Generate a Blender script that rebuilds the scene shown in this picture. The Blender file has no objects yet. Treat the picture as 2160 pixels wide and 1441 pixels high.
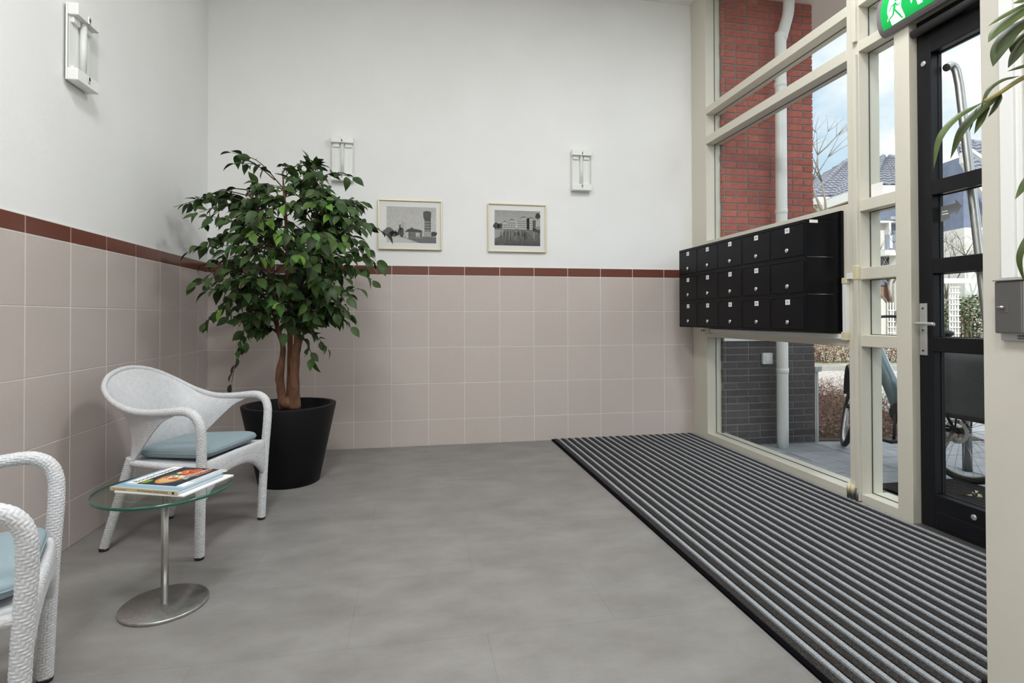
import bpy, bmesh, math, random
import numpy as np
from mathutils import Vector, Matrix
random.seed(7); rng = np.random.default_rng(7)
S = bpy.context.scene
COL = S.collection
PI = math.pi

# ------------------------------------------------------------------ camera
F_PX, CY = 1138.42, 657.37
CAM = np.array([1.5963, -4.5924, 1.0770])
YAW, PITCH, ROLL = -0.1791, 0.0104, -0.0022
cam_data = bpy.data.cameras.new('camera')
cam_data.sensor_width = 36.0; cam_data.sensor_fit = 'HORIZONTAL'
cam_data.lens = 36.0 * F_PX / 2160.0
cam_data.shift_y = -(720.5 - CY) / 2160.0
cam_data.clip_start = 0.02; cam_data.clip_end = 300
cam = bpy.data.objects.new('camera', cam_data); COL.objects.link(cam)
ROT = Matrix.Rotation(YAW, 3, 'Z') @ Matrix.Rotation(PI/2 + PITCH, 3, 'X') @ Matrix.Rotation(ROLL, 3, 'Z')
cam.matrix_world = Matrix.Translation(Vector(CAM)) @ ROT.to_4x4()
S.camera = cam
RN = np.array(ROT)
RT = np.array([math.cos(YAW), math.sin(YAW), 0.0]); FW = np.array([-math.sin(YAW), math.cos(YAW), 0.0])

def at(px, py, w):
    """point seen at image position px,py at horizontal distance w along the view heading"""
    d = RN @ np.array([(px-1080)/F_PX, -(py-CY)/F_PX, -1.0])
    return CAM + d * (w / (d @ FW))

def ext(u, w, z):
    """outdoor frame: u to the right, w away from the entrance, z up"""
    p = CAM + RT*u + FW*w
    return (p[0], p[1], z)

# ------------------------------------------------------------------ world: pale blue sky with bright clouds
world = bpy.data.worlds.new('sky'); S.world = world; world.use_nodes = True
nt = world.node_tree; nt.nodes.clear()
n_out = nt.nodes.new('ShaderNodeOutputWorld'); n_bg = nt.nodes.new('ShaderNodeBackground')
n_tc = nt.nodes.new('ShaderNodeTexCoord'); n_map = nt.nodes.new('ShaderNodeMapping')
n_noise = nt.nodes.new('ShaderNodeTexNoise'); n_ramp = nt.nodes.new('ShaderNodeValToRGB')
n_map.inputs['Scale'].default_value = (1.0, 1.0, 1.7); n_map.inputs['Location'].default_value = (3.7, 2.2, 0.5)
n_noise.inputs['Scale'].default_value = 3.4; n_noise.inputs['Detail'].default_value = 7; n_noise.inputs['Roughness'].default_value = 0.55
cr = n_ramp.color_ramp
cr.elements[0].position = 0.41; cr.elements[0].color = (0.60, 0.79, 0.97, 1)
cr.elements[1].position = 0.72; cr.elements[1].color = (12.0, 12.0, 12.1, 1)
e = cr.elements.new(0.55); e.color = (1.05, 1.08, 1.12, 1)
nt.links.new(n_tc.outputs['Generated'], n_map.inputs['Vector']); nt.links.new(n_map.outputs['Vector'], n_noise.inputs['Vector'])
nt.links.new(n_noise.outputs['Fac'], n_ramp.inputs['Fac']); nt.links.new(n_ramp.outputs['Color'], n_bg.inputs['Color'])
nt.links.new(n_bg.outputs['Background'], n_out.inputs['Surface'])
n_bg.inputs['Strength'].default_value = SKY_STRENGTH = 1.0

# ------------------------------------------------------------------ sun, from behind the building
sun_data = bpy.data.lights.new('sun', 'SUN'); sun_data.energy = 3.0; sun_data.angle = math.radians(2.0); sun_data.color = (1.0, 0.95, 0.88)
sun = bpy.data.objects.new('sun', sun_data); COL.objects.link(sun)
sun.rotation_euler = Vector((0.28, 0.90, -0.85)).to_track_quat('-Z', 'Y').to_euler()

# ------------------------------------------------------------------ exposure
S.view_settings.view_transform = 'Standard'; S.view_settings.look = 'None'
S.view_settings.gamma = 1.0; S.view_settings.use_curve_mapping = False
S.view_settings.exposure = 0.0
S.cycles.max_bounces = 10; S.cycles.diffuse_bounces = 6; S.cycles.glossy_bounces = 4
S.cycles.transmission_bounces = 8; S.cycles.transparent_max_bounces = 16
S.cycles.caustics_reflective = False; S.cycles.caustics_refractive = False
S.cycles.sample_clamp_indirect = 4.0
FILL_LAMP_POWER = 43.0

# ------------------------------------------------------------------ materials
MATS = {}
def mat(name, col, rough=0.5, metal=0.0, var=None, bump=None, spec=0.5, rand=0.0, stretch=None, emit=None, island=0.0, attr=False, hue=0.0, coat=0.0, trans=0.0):
    """var=(scale, amount) colour mottling; bump=(scale, strength); rand = brightness spread per object; island = per loose piece"""
    m = bpy.data.materials.new(name); m.use_nodes = True; MATS[name] = m
    t = m.node_tree; N = t.nodes; L = t.links
    b = N['Principled BSDF']
    b.inputs['Roughness'].default_value = rough; b.inputs['Metallic'].default_value = metal
    b.inputs['Specular IOR Level'].default_value = spec
    if coat: b.inputs['Coat Weight'].default_value = coat; b.inputs['Coat Roughness'].default_value = 0.05
    c = (*col, 1.0)
    b.inputs['Base Color'].default_value = c
    out = None
    tc = N.new('ShaderNodeTexCoord'); mp = N.new('ShaderNodeMapping'); L.new(tc.outputs['Object'], mp.inputs['Vector'])
    if stretch: mp.inputs['Scale'].default_value = stretch
    if attr:
        a = N.new('ShaderNodeAttribute'); a.attribute_name = 'Col'; out = a.outputs['Color']
    if var:
        no = N.new('ShaderNodeTexNoise'); no.inputs['Scale'].default_value = var[0]; no.inputs['Detail'].default_value = 5
        L.new(mp.outputs['Vector'], no.inputs['Vector'])
        r = N.new('ShaderNodeMapRange'); r.inputs['From Min'].default_value = 0.3; r.inputs['From Max'].default_value = 0.7
        r.inputs['To Min'].default_value = 1-var[1]; r.inputs['To Max'].default_value = 1+var[1]
        L.new(no.outputs['Fac'], r.inputs['Value'])
        h = N.new('ShaderNodeHueSaturation'); L.new(r.outputs['Result'], h.inputs['Value'])
        if out: L.new(out, h.inputs['Color'])
        else: h.inputs['Color'].default_value = c
        out = h.outputs['Color']
    if rand or island:
        h = N.new('ShaderNodeHueSaturation')
        if rand: s = N.new('ShaderNodeObjectInfo').outputs['Random']
        else: s = N.new('ShaderNodeNewGeometry').outputs['Random Per Island']
        k = rand or island
        r = N.new('ShaderNodeMapRange'); r.inputs['To Min'].default_value = 1-k; r.inputs['To Max'].default_value = 1+k
        L.new(s, r.inputs['Value']); L.new(r.outputs['Result'], h.inputs['Value'])
        if hue:
            r2 = N.new('ShaderNodeMapRange'); r2.inputs['To Min'].default_value = 0.5-hue; r2.inputs['To Max'].default_value = 0.5+hue
            w = N.new('ShaderNodeMath'); w.operation = 'MULTIPLY'; w.inputs[1].default_value = 7.31
            fr = N.new('ShaderNodeMath'); fr.operation = 'FRACT'
            L.new(s, w.inputs[0]); L.new(w.outputs[0], fr.inputs[0]); L.new(fr.outputs[0], r2.inputs['Value']); L.new(r2.outputs['Result'], h.inputs['Hue'])
        if out: L.new(out, h.inputs['Color'])
        else: h.inputs['Color'].default_value = c
        out = h.outputs['Color']
    if out: L.new(out, b.inputs['Base Color'])
    if bump:
        no = N.new('ShaderNodeTexNoise'); no.inputs['Scale'].default_value = bump[0]; no.inputs['Detail'].default_value = 4
        L.new(mp.outputs['Vector'], no.inputs['Vector'])
        bp = N.new('ShaderNodeBump'); bp.inputs['Strength'].default_value = bump[1]; bp.inputs['Distance'].default_value = 0.01
        L.new(no.outputs['Fac'], bp.inputs['Height']); L.new(bp.outputs['Normal'], b.inputs['Normal'])
    if emit:
        b.inputs['Emission Color'].default_value = (*emit[0], 1); b.inputs['Emission Strength'].default_value = emit[1]
        if emit[0] == 'attr': pass
    return m

def glass_mat(name, tint=(0.97, 0.99, 0.98), rough=0.0, f0=0.018):
    """thin clear glass: see-through, with a mirror part that grows towards grazing angles"""
    m = bpy.data.materials.new(name); m.use_nodes = True; MATS[name] = m
    t = m.node_tree; t.nodes.clear(); L = t.links
    o = t.nodes.new('ShaderNodeOutputMaterial'); mx = t.nodes.new('ShaderNodeMixShader'); lw = t.nodes.new('ShaderNodeLayerWeight')
    lw.inputs['Blend'].default_value = 0.5
    p5 = t.nodes.new('ShaderNodeMath'); p5.operation = 'POWER'; p5.inputs[1].default_value = 5.0
    ma = t.nodes.new('ShaderNodeMath'); ma.operation = 'MULTIPLY_ADD'; ma.inputs[1].default_value = 0.5; ma.inputs[2].default_value = f0
    tr = t.nodes.new('ShaderNodeBsdfTransparent'); gl = t.nodes.new('ShaderNodeBsdfGlossy')
    tr.inputs['Color'].default_value = (*tint, 1); gl.inputs['Roughness'].default_value = rough
    L.new(lw.outputs['Facing'], p5.inputs[0]); L.new(p5.outputs[0], ma.inputs[0]); L.new(ma.outputs[0], mx.inputs['Fac'])
    L.new(tr.outputs['BSDF'], mx.inputs[1]); L.new(gl.outputs['BSDF'], mx.inputs[2])
    L.new(mx.outputs['Shader'], o.inputs['Surface'])
    return m

mat('plaster', (0.87, 0.87, 0.86), 0.75, var=(2.0, 0.02), bump=(220, 0.12))
mat('ceiling_paint', (0.86, 0.85, 0.82), 0.8)
mat('pier_paint', (0.62, 0.59, 0.515), 0.7, bump=(260, 0.05))
mat('tile', (0.60, 0.527, 0.495), 0.16, var=(420, 0.07), rand=0.018, spec=0.45)
mat('border_tile', (0.175, 0.062, 0.045), 0.16, var=(300, 0.12), rand=0.05, spec=0.5)
mat('grout', (0.80, 0.77, 0.73), 0.8)
mat('cream_paint', (0.66, 0.627, 0.535), 0.4, bump=(60, 0.04))
mat('white_paint', (0.90, 0.90, 0.885), 0.35)
mat('white_plastic', (0.86, 0.86, 0.84), 0.35)
mat('gasket', (0.05, 0.05, 0.05), 0.6)
mat('black_door', (0.008, 0.008, 0.010), 0.35, spec=0.3, bump=(40, 0.06))
mat('black_box', (0.0045, 0.0045, 0.006), 0.30, spec=0.15, bump=(500, 0.03))
mat('black_plastic', (0.012, 0.012, 0.013), 0.55)
mat('pot_black', (0.006, 0.006, 0.007), 0.5, spec=0.2, bump=(300, 0.03))
mat('steel', (0.62, 0.61, 0.60), 0.28, 1.0)
mat('brushed_steel', (0.50, 0.49, 0.48), 0.33, 1.0, var=(60, 0.12), stretch=(1, 1, 0.05))
mat('chrome', (0.80, 0.80, 0.80), 0.12, 1.0)
mat('silver_paint', (0.55, 0.55, 0.54), 0.4, 0.6)
mat('grey_metal', (0.20, 0.195, 0.19), 0.42, 0.75)
glass_mat('window_glass')
glass_mat('picture_glass', (0.985, 0.985, 0.985), f0=0.012)
glass_mat('lamp_glass', (0.985, 0.988, 0.985), rough=0.02, f0=0.015)
glass_mat('table_glass', (0.90, 0.935, 0.915), f0=0.03)
mat('green_edge', (0.012, 0.10, 0.065), 0.12, spec=0.8)
mat('wicker', (0.60, 0.605, 0.625), 0.55, var=(45, 0.06))
mat('cushion', (0.25, 0.325, 0.36), 0.9, var=(500, 0.10), bump=(900, 0.25))
mat('bark', (0.155, 0.070, 0.038), 0.8, var=(22, 0.45), bump=(90, 0.5), stretch=(1, 1, 0.35))
mat('twig', (0.055, 0.03, 0.018), 0.8)
mat('leaf_dark', (0.034, 0.060, 0.020), 0.45, rand=0.45, hue=0.02, spec=0.22)
mat('leaf_mid', (0.060, 0.120, 0.026), 0.45, rand=0.35, hue=0.02, spec=0.22)
mat('leaf_light', (0.14, 0.27, 0.040), 0.45, rand=0.25, hue=0.02, spec=0.22)
mat('leaf_mass', (0.040, 0.076, 0.022), 0.45, island=0.5, hue=0.025, spec=0.22)
mat('palm_leaf', (0.062, 0.088, 0.024), 0.5, var=(30, 0.25), rand=0.3, spec=0.2)
mat('palm_stem', (0.26, 0.22, 0.07), 0.6)
mat('tree_bark', (0.27, 0.235, 0.19), 0.9, var=(14, 0.3))
mat('soil', (0.05, 0.035, 0.025), 0.95, bump=(60, 0.8))
mat('print', (1, 1, 1), 0.6, attr=True, spec=0.12, var=(80, 0.11))
mat('gold_frame', (0.80, 0.72, 0.48), 0.35, 0.35)
mat('passepartout', (0.86, 0.855, 0.83), 0.8)
mat('paper', (0.84, 0.83, 0.82), 0.7)
mat('mat_dark', (0.066, 0.060, 0.057), 0.95, var=(230, 0.75), bump=(500, 0.9), spec=0.1)
mat('mat_light', (0.55, 0.585, 0.63), 0.9, var=(300, 0.45), bump=(600, 0.9))
mat('mat_base', (0.003, 0.003, 0.004), 0.9, spec=0.05)
mat('brick_red', (0.40, 0.096, 0.064), 0.85, var=(35, 0.22), bump=(120, 0.5), rand=0.16)
mat('brick_dark', (0.078, 0.066, 0.068), 0.8, var=(35, 0.22), bump=(120, 0.5), rand=0.2)
mat('mortar', (0.22, 0.22, 0.225), 0.9, bump=(200, 0.4))
mat('slab', (0.33, 0.345, 0.37), 0.85, var=(9, 0.14), bump=(150, 0.3), rand=0.08)
mat('joint_sand', (0.05, 0.05, 0.045), 0.95)
mat('soffit', (0.86, 0.74, 0.67), 0.8)
mat('kerb', (0.33, 0.325, 0.32), 0.85, var=(12, 0.12))
mat('verge_grass', (0.36, 0.37, 0.26), 0.95, var=(3, 0.35), bump=(30, 0.9))
mat('dead_twig', (0.25, 0.17, 0.125), 0.9, island=0.5, hue=0.02)
mat('dead_leaf', (0.29, 0.175, 0.125), 0.9, island=0.75, hue=0.025)
mat('hedge_leaf', (0.10, 0.15, 0.06), 0.6, island=0.55, hue=0.03)
mat('earth', (0.11, 0.075, 0.055), 0.95, var=(6, 0.3), bump=(40, 0.9))
mat('bike_paint', (0.19, 0.26, 0.285), 0.3, 0.3, coat=0.4)
mat('rubber', (0.018, 0.018, 0.018), 0.7)
mat('bag_cloth', (0.075, 0.078, 0.088), 0.85, var=(200, 0.2), bump=(12, 0.5))
mat('house_dark', (0.19, 0.225, 0.33), 0.85, var=(5, 0.12), bump=(25, 0.4))
mat('house_red', (0.36, 0.20, 0.16), 0.85, var=(5, 0.12), bump=(25, 0.4))
mat('house_white', (0.82, 0.82, 0.80), 0.7)
mat('house_grey', (0.27, 0.31, 0.40), 0.6)
mat('roof_tile', (0.22, 0.23, 0.27), 0.7, island=0.1, var=(3, 0.15))
mat('pane_sky_tone', (0.34, 0.38, 0.43), 0.08, spec=0.8)  # pale base colour stands in for sky mirrored in the house windows
mat('curtain', (0.75, 0.74, 0.71), 0.8)
mat('sticker', (0.20, 0.205, 0.20), 0.6)
mat('fill_panel', (1, 1, 1), 0.5, emit=((1.0, 0.96, 0.90), 3.0))  # glowing face of the added overhead fill lamps
mat('exit_green', (0.0, 0.33, 0.06), 0.4, emit=((0.0, 0.42, 0.075), 0.55))
mat('exit_white', (0.9, 0.9, 0.9), 0.4, emit=((0.95, 0.93, 1.0), 0.75))
mat('exit_grey', (0.20, 0.185, 0.19), 0.5)
mat('brass', (0.62, 0.54, 0.30), 0.5)
mat('yellow_plastic', (0.72, 0.66, 0.44), 0.5)
mat('book_cream', (0.62, 0.52, 0.33), 0.6)
mat('book_blue', (0.23, 0.40, 0.52), 0.5)

# vinyl floor: mottled concrete look with faint seams
def floor_mat():
    m = bpy.data.materials.new('vinyl_floor'); m.use_nodes = True; MATS['vinyl_floor'] = m
    t = m.node_tree; N = t.nodes; L = t.links; b = N['Principled BSDF']
    tc = N.new('ShaderNodeTexCoord')
    n1 = N.new('ShaderNodeTexNoise'); n1.inputs['Scale'].default_value = 3.6; n1.inputs['Detail'].default_value = 9; n1.inputs['Roughness'].default_value = 0.62
    mp = N.new('ShaderNodeMapping'); mp.inputs['Scale'].default_value = (1.0, 1.7, 1); L.new(tc.outputs['Object'], mp.inputs['Vector']); L.new(mp.outputs['Vector'], n1.inputs['Vector'])
    n2 = N.new('ShaderNodeTexNoise'); n2.inputs['Scale'].default_value = 180; n2.inputs['Detail'].default_value = 3; L.new(tc.outputs['Object'], n2.inputs['Vector'])
    r = N.new('ShaderNodeValToRGB'); L.new(n1.outputs['Fac'], r.inputs['Fac'])
    r.color_ramp.elements[0].position = 0.30; r.color_ramp.elements[0].color = (0.200, 0.190, 0.182, 1)
    r.color_ramp.elements[1].position = 0.72; r.color_ramp.elements[1].color = (0.285, 0.274, 0.264, 1)
    h = N.new('ShaderNodeHueSaturation'); mr = N.new('ShaderNodeMapRange'); mr.inputs['To Min'].default_value = 0.9; mr.inputs['To Max'].default_value = 1.1
    L.new(n2.outputs['Fac'], mr.inputs['Value']); L.new(mr.outputs['Result'], h.inputs['Value']); L.new(r.outputs['Color'], h.inputs['Color'])
    br = N.new('ShaderNodeTexBrick'); br.inputs['Scale'].default_value = 1.0; br.inputs['Mortar Size'].default_value = 0.0012; br.inputs['Brick Width'].default_value = 0.92; br.inputs['Row Height'].default_value = 0.46
    br.inputs['Color1'].default_value = (1, 1, 1, 1); br.inputs['Color2'].default_value = (0.97, 0.97, 0.97, 1); br.inputs['Mortar'].default_value = (0.80, 0.80, 0.80, 1)
    L.new(tc.outputs['Object'], br.inputs['Vector'])
    mx = N.new('ShaderNodeMix'); mx.data_type = 'RGBA'; mx.blend_type = 'MULTIPLY'; mx.inputs['Factor'].default_value = 1.0
    L.new(h.outputs['Color'], mx.inputs['A']); L.new(br.outputs['Color'], mx.inputs['B']); L.new(mx.outputs['Result'], b.inputs['Base Color'])
    b.inputs['Roughness'].default_value = 0.42; b.inputs['Specular IOR Level'].default_value = 0.35
floor_mat()

# clinker road, far enough for the joints to be drawn
def road_mat():
    m = bpy.data.materials.new('road_clinker'); m.use_nodes = True; MATS['road_clinker'] = m
    t = m.node_tree; N = t.nodes; L = t.links; b = N['Principled BSDF']
    tc = N.new('ShaderNodeTexCoord'); mp = N.new('ShaderNodeMapping'); L.new(tc.outputs['Object'], mp.inputs['Vector'])
    mp.inputs['Rotation'].default_value = (0, 0, math.radians(55))
    br = N.new('ShaderNodeTexBrick'); br.inputs['Scale'].default_value = 1.0; br.inputs['Mortar Size'].default_value = 0.014
    br.inputs['Brick Width'].default_value = 0.34; br.inputs['Row Height'].default_value = 0.17
    br.inputs['Color1'].default_value = (0.50, 0.47, 0.44, 1); br.inputs['Color2'].default_value = (0.58, 0.55, 0.51, 1); br.inputs['Mortar'].default_value = (0.30, 0.28, 0.25, 1)
    L.new(mp.outputs['Vector'], br.inputs['Vector']); L.new(br.outputs['Color'], b.inputs['Base Color'])
    bp = N.new('ShaderNodeBump'); bp.inputs['Strength'].default_value = 0.5; bp.invert = True; L.new(br.outputs['Fac'], bp.inputs['Height']); L.new(bp.outputs['Normal'], b.inputs['Normal'])
    b.inputs['Roughness'].default_value = 0.9
road_mat()

# ------------------------------------------------------------------ mesh helpers
ORG = {}
class MB:
    """collects shapes and links them as ONE mesh object"""
    def __init__(s): s.v = []; s.f = []; s.c = []; s.smooth = []; s.mi = []; s.cur = 0
    def add(s, vs, fs, col=None, smooth=False):
        b = len(s.v); s.v.extend([tuple(map(float, p)) for p in vs])
        for q in fs:
            s.f.append([b+i for i in q]); s.c.append(col or (0.8, 0.8, 0.8)); s.smooth.append(smooth); s.mi.append(s.cur)
        return s
    def box(s, x0, x1, y0, y1, z0, z1, col=None):
        return s.add([(x0,y0,z0),(x1,y0,z0),(x1,y1,z0),(x0,y1,z0),(x0,y0,z1),(x1,y0,z1),(x1,y1,z1),(x0,y1,z1)],
                     [(3,2,1,0),(4,5,6,7),(0,1,5,4),(1,2,6,5),(2,3,7,6),(3,0,4,7)], col)
    def obox(s, c, ax, ay, az, col=None):
        """oriented box: centre and three half axes"""
        c, ax, ay, az = map(np.array, (c, ax, ay, az))
        vs = [c+i*ax+j*ay+k*az for k in (-1,1) for (i,j) in ((-1,-1),(1,-1),(1,1),(-1,1))]
        return s.add(vs, [(3,2,1,0),(4,5,6,7),(0,1,5,4),(1,2,6,5),(2,3,7,6),(3,0,4,7)], col)
    def tube(s, path, rad, n=12, cap=True, col=None, closed=False):
        P = np.array(path, float); k = len(P); R = np.full(k, rad) if np.isscalar(rad) else np.array(rad, float)
        T = np.gradient(P, axis=0)
        if closed: T = np.roll(P, -1, 0) - np.roll(P, 1, 0)
        T /= np.linalg.norm(T, axis=1)[:, None] + 1e-12
        a = np.array([0, 0, 1.0]) if abs(T[0][2]) < 0.9 else np.array([1.0, 0, 0])
        nrm = a - T[0]*(a @ T[0]); nrm /= np.linalg.norm(nrm); vs = []
        for i in range(k):
            nrm = nrm - T[i]*(nrm @ T[i]); nrm /= np.linalg.norm(nrm); bn = np.cross(T[i], nrm)
            for j in range(n):
                t = 2*PI*j/n; vs.append(P[i] + R[i]*(math.cos(t)*nrm + math.sin(t)*bn))
        fs = []
        for i in range(k if closed else k-1):
            i2 = (i+1) % k
            for j in range(n): fs.append((i*n+j, i*n+(j+1) % n, i2*n+(j+1) % n, i2*n+j))
        s.add(vs, fs, col, True)
        if cap and not closed:
            b = len(s.v) - len(vs)
            s.f.append([b+j for j in range(n)][::-1]); s.f.append([b+(k-1)*n+j for j in range(n)])
            for _ in (0, 1): s.c.append(col or (0.8,)*3); s.smooth.append(False); s.mi.append(s.cur)
        return s
    def lathe(s, prof, c=(0, 0, 0), n=48, col=None, smooth=True, axis='z', caps=True):
        vs = []
        for (r, z) in prof:
            for j in range(n):
                t = 2*PI*j/n; a, b_ = r*math.cos(t), r*math.sin(t)
                p = (a, b_, z) if axis == 'z' else ((z, a, b_) if axis == 'x' else (a, z, b_))
                vs.append((c[0]+p[0], c[1]+p[1], c[2]+p[2]))
        fs = []
        for i in range(len(prof)-1):
            for j in range(n): fs.append((i*n+j, i*n+(j+1) % n, (i+1)*n+(j+1) % n, (i+1)*n+j))
        s.add(vs, fs, col, smooth)
        b = len(s.v)-len(vs)
        if not caps: return s
        for (i, rev) in ((0, True), (len(prof)-1, False)):
            if prof[i][0] > 1e-6:
                q = [b+i*n+j for j in range(n)]
                s.f.append(q[::-1] if rev else q); s.c.append(col or (0.8,)*3); s.smooth.append(False); s.mi.append(s.cur)
        return s
    def prism(s, poly, d, col=None):
        """polygon (3D points) extruded by vector d"""
        n = len(poly); A = [np.array(p, float) for p in poly]; d = np.array(d, float)
        return s.add(A + [p+d for p in A], [tuple(range(n))[::-1], tuple(range(n, 2*n))] + [(i, (i+1) % n, n+(i+1) % n, n+i) for i in range(n)], col)
    def poly(s, pts, col=None): return s.add(pts, [tuple(range(len(pts)))], col)
    def ball(s, c, r, n=10, col=None, sc=(1, 1, 1)):
        m = n//2; vs = []; fs = []
        for i in range(m+1):
            a = PI*i/m
            for j in range(n):
                t = 2*PI*j/n; vs.append((c[0]+r*sc[0]*math.sin(a)*math.cos(t), c[1]+r*sc[1]*math.sin(a)*math.sin(t), c[2]+r*sc[2]*math.cos(a)))
        for i in range(m):
            for j in range(n): fs.append((i*n+j, (i+1)*n+j, (i+1)*n+(j+1) % n, i*n+(j+1) % n))
        return s.add(vs, fs, col, True)
    def mesh(s, name, mats, off=(0, 0, 0), bevel=0.0, seg=2, cols=False):
        me = bpy.data.meshes.new(name)
        V = np.array(s.v, float) - np.array(off); me.from_pydata(V.tolist(), [], s.f)
        for m in (mats if isinstance(mats, (list, tuple)) else [mats]): me.materials.append(MATS[m])
        me.polygons.foreach_set('use_smooth', s.smooth); me.polygons.foreach_set('material_index', s.mi)
        if cols:
            a = me.color_attributes.new('Col', 'FLOAT_COLOR', 'CORNER'); k = 0
            buf = np.ones((len(me.loops), 4), np.float32)
            for p, c in zip(me.polygons, s.c): buf[p.loop_start:p.loop_start+p.loop_total, :3] = c
            a.data.foreach_set('color', buf.ravel())
        if bevel:
            bm = bmesh.new(); bm.from_mesh(me)
            es = [e for e in bm.edges if len(e.link_faces) == 2 and e.calc_face_angle(0) > 0.6]
            bmesh.ops.bevel(bm, geom=es, offset=bevel, segments=seg, profile=0.5, affect='EDGES', clamp_overlap=True)
            bm.to_mesh(me); bm.free()
        me.update(); return me
    def build(s, name, mats, parent=None, **k):
        off = ORG[parent.name] if parent else (0, 0, 0)
        return put(name, s.mesh(name, mats, off=off, **k), parent)

def put(name, me, parent=None, loc=None, rot=None, scale=None):
    o = bpy.data.objects.new(name, me); COL.objects.link(o)
    if parent: o.parent = parent
    if loc is not None:
        p = ORG[parent.name] if parent else (0, 0, 0)
        o.location = (loc[0]-p[0], loc[1]-p[1], loc[2]-p[2])
    if rot: o.rotation_euler = rot
    if scale: o.scale = scale
    ORG[o.name] = (tuple(np.array(ORG[parent.name]) + (np.array(o.location) if loc is not None else 0)) if parent else (tuple(loc) if loc is not None else (0, 0, 0)))
    return o
def tag(o, label, cat, group=None, kind=None):
    o['label'] = label; o['category'] = cat
    if group: o['group'] = group
    if kind: o['kind'] = kind
    return o
def thing(name, label, cat, loc=(0, 0, 0), group=None):
    o = bpy.data.objects.new(name, None); COL.objects.link(o); o.location = loc; o.empty_display_size = 0.1
    ORG[o.name] = tuple(loc)
    return tag(o, label, cat, group)
def struct(o, label=None):
    o['kind'] = 'structure'
    if label: o['label'] = label
    return o
def root_struct(name, loc=(0, 0, 0), label=None):
    o = bpy.data.objects.new(name, None); COL.objects.link(o); o.location = loc; ORG[o.name] = tuple(loc); return struct(o, label)
def text_mesh(body, name, size, matname, fn, thick=0.0):
    """flat lettering; fn maps (x, y) of the text to a 3D point"""
    cu = bpy.data.curves.new(name, 'FONT'); cu.body = body; cu.size = size; cu.resolution_u = 2
    t = bpy.data.objects.new(name, cu); COL.objects.link(t)
    dg = bpy.context.evaluated_depsgraph_get(); dg.update()
    me = bpy.data.meshes.new_from_object(t.evaluated_get(dg))
    bpy.data.objects.remove(t); bpy.data.curves.remove(cu)
    for v in me.vertices: v.co = fn(v.co.x, v.co.y)
    me.materials.clear(); me.materials.append(MATS[matname]); me.name = name
    return me
def spline(pts, n=12):
    """Catmull-Rom through pts"""
    P = np.array(pts, float); Q = np.vstack([2*P[0]-P[1], P, 2*P[-1]-P[-2]]); out = []
    for i in range(1, len(Q)-2):
        for k in range(n):
            t = k/n
            out.append(0.5*((2*Q[i]) + (-Q[i-1]+Q[i+1])*t + (2*Q[i-1]-5*Q[i]+4*Q[i+1]-Q[i+2])*t*t + (-Q[i-1]+3*Q[i]-3*Q[i+1]+Q[i+2])*t**3))
    out.append(Q[-2]); return np.array(out)
def uniq(l): return l

# ================================================================== ROOM SHELL
XW = 4.118          # inner plane of the glazed front (faces -x); n below runs outwards from it
TP, H4, TB = 0.303, 0.2196, 0.0771
ZT = H4 + 4*TP + TB
floor = struct(MB().box(0, XW+0.02, -7.5, 0.0, -0.12, 0).build('floor', 'vinyl_floor'))
ceiling = struct(MB().box(-0.2, XW+0.14, -7.7, 0.2, 3.96, 4.06).build('ceiling', 'ceiling_paint'))
wall_back = struct(MB().box(-0.2, XW+0.14, 0.004, 0.25, -0.12, 3.96).build('wall_back', 'plaster'))
wall_left = struct(MB().box(-0.2, -0.004, -7.7, 0.004, -0.12, 3.96).build('wall_left', 'plaster'))
wall_rear = struct(MB().box(-0.2, XW+0.14, -7.7, -7.5, -0.12, 3.96).build('wall_rear', 'plaster'))
wall_right = struct(MB().box(3.2, XW+0.14, -7.5, -3.312, -0.12, 3.96).build('wall_right', 'pier_paint'))
# joint mortar behind the tiles
MB().box(0, XW, 0.0004, 0.006, 0, ZT+0.002).build('tile_joint', 'grout', wall_back)
MB().box(-0.006, -0.0004, -3.35, 0, 0, ZT+0.002).build('tile_joint', 'grout', wall_left)
TCACHE = {}
def tile_mesh(w, h, m):
    k = (round(w, 3), round(h, 3), m)
    if k not in TCACHE:
        TCACHE[k] = MB().box(-w/2, w/2, -0.0015, 0.004, -h/2, h/2).mesh('tile', m, bevel=0.0012, seg=1)
    return TCACHE[k]
G = 0.0022
rows = [(0.0, H4, 'tile')] + [(H4+i*TP, H4+(i+1)*TP, 'tile') for i in range(4)] + [(H4+4*TP, ZT, 'border_tile')]
xb = [0.0] + [1.109+TP*i for i in range(-3, 10)] + [XW]
for z0, z1, m in rows:
    nm = 'tile' if m == 'tile' else 'border_tile'
    for x0, x1 in zip(xb[:-1], xb[1:]):
        put(nm, tile_mesh(x1-x0-2*G, z1-z0-2*G, m), wall_back, ((x0+x1)/2, 0, (z0+z1)/2))
    yb = [0.0] + [0.2027+TP*i for i in range(0, 11)]
    for y0, y1 in zip(yb[:-1], yb[1:]):
        put(nm, tile_mesh(y1-y0-2*G, z1-z0-2*G, m), wall_left, (0, -(y0+y1)/2, (z0+z1)/2), rot=(0, 0, PI/2))

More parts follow.
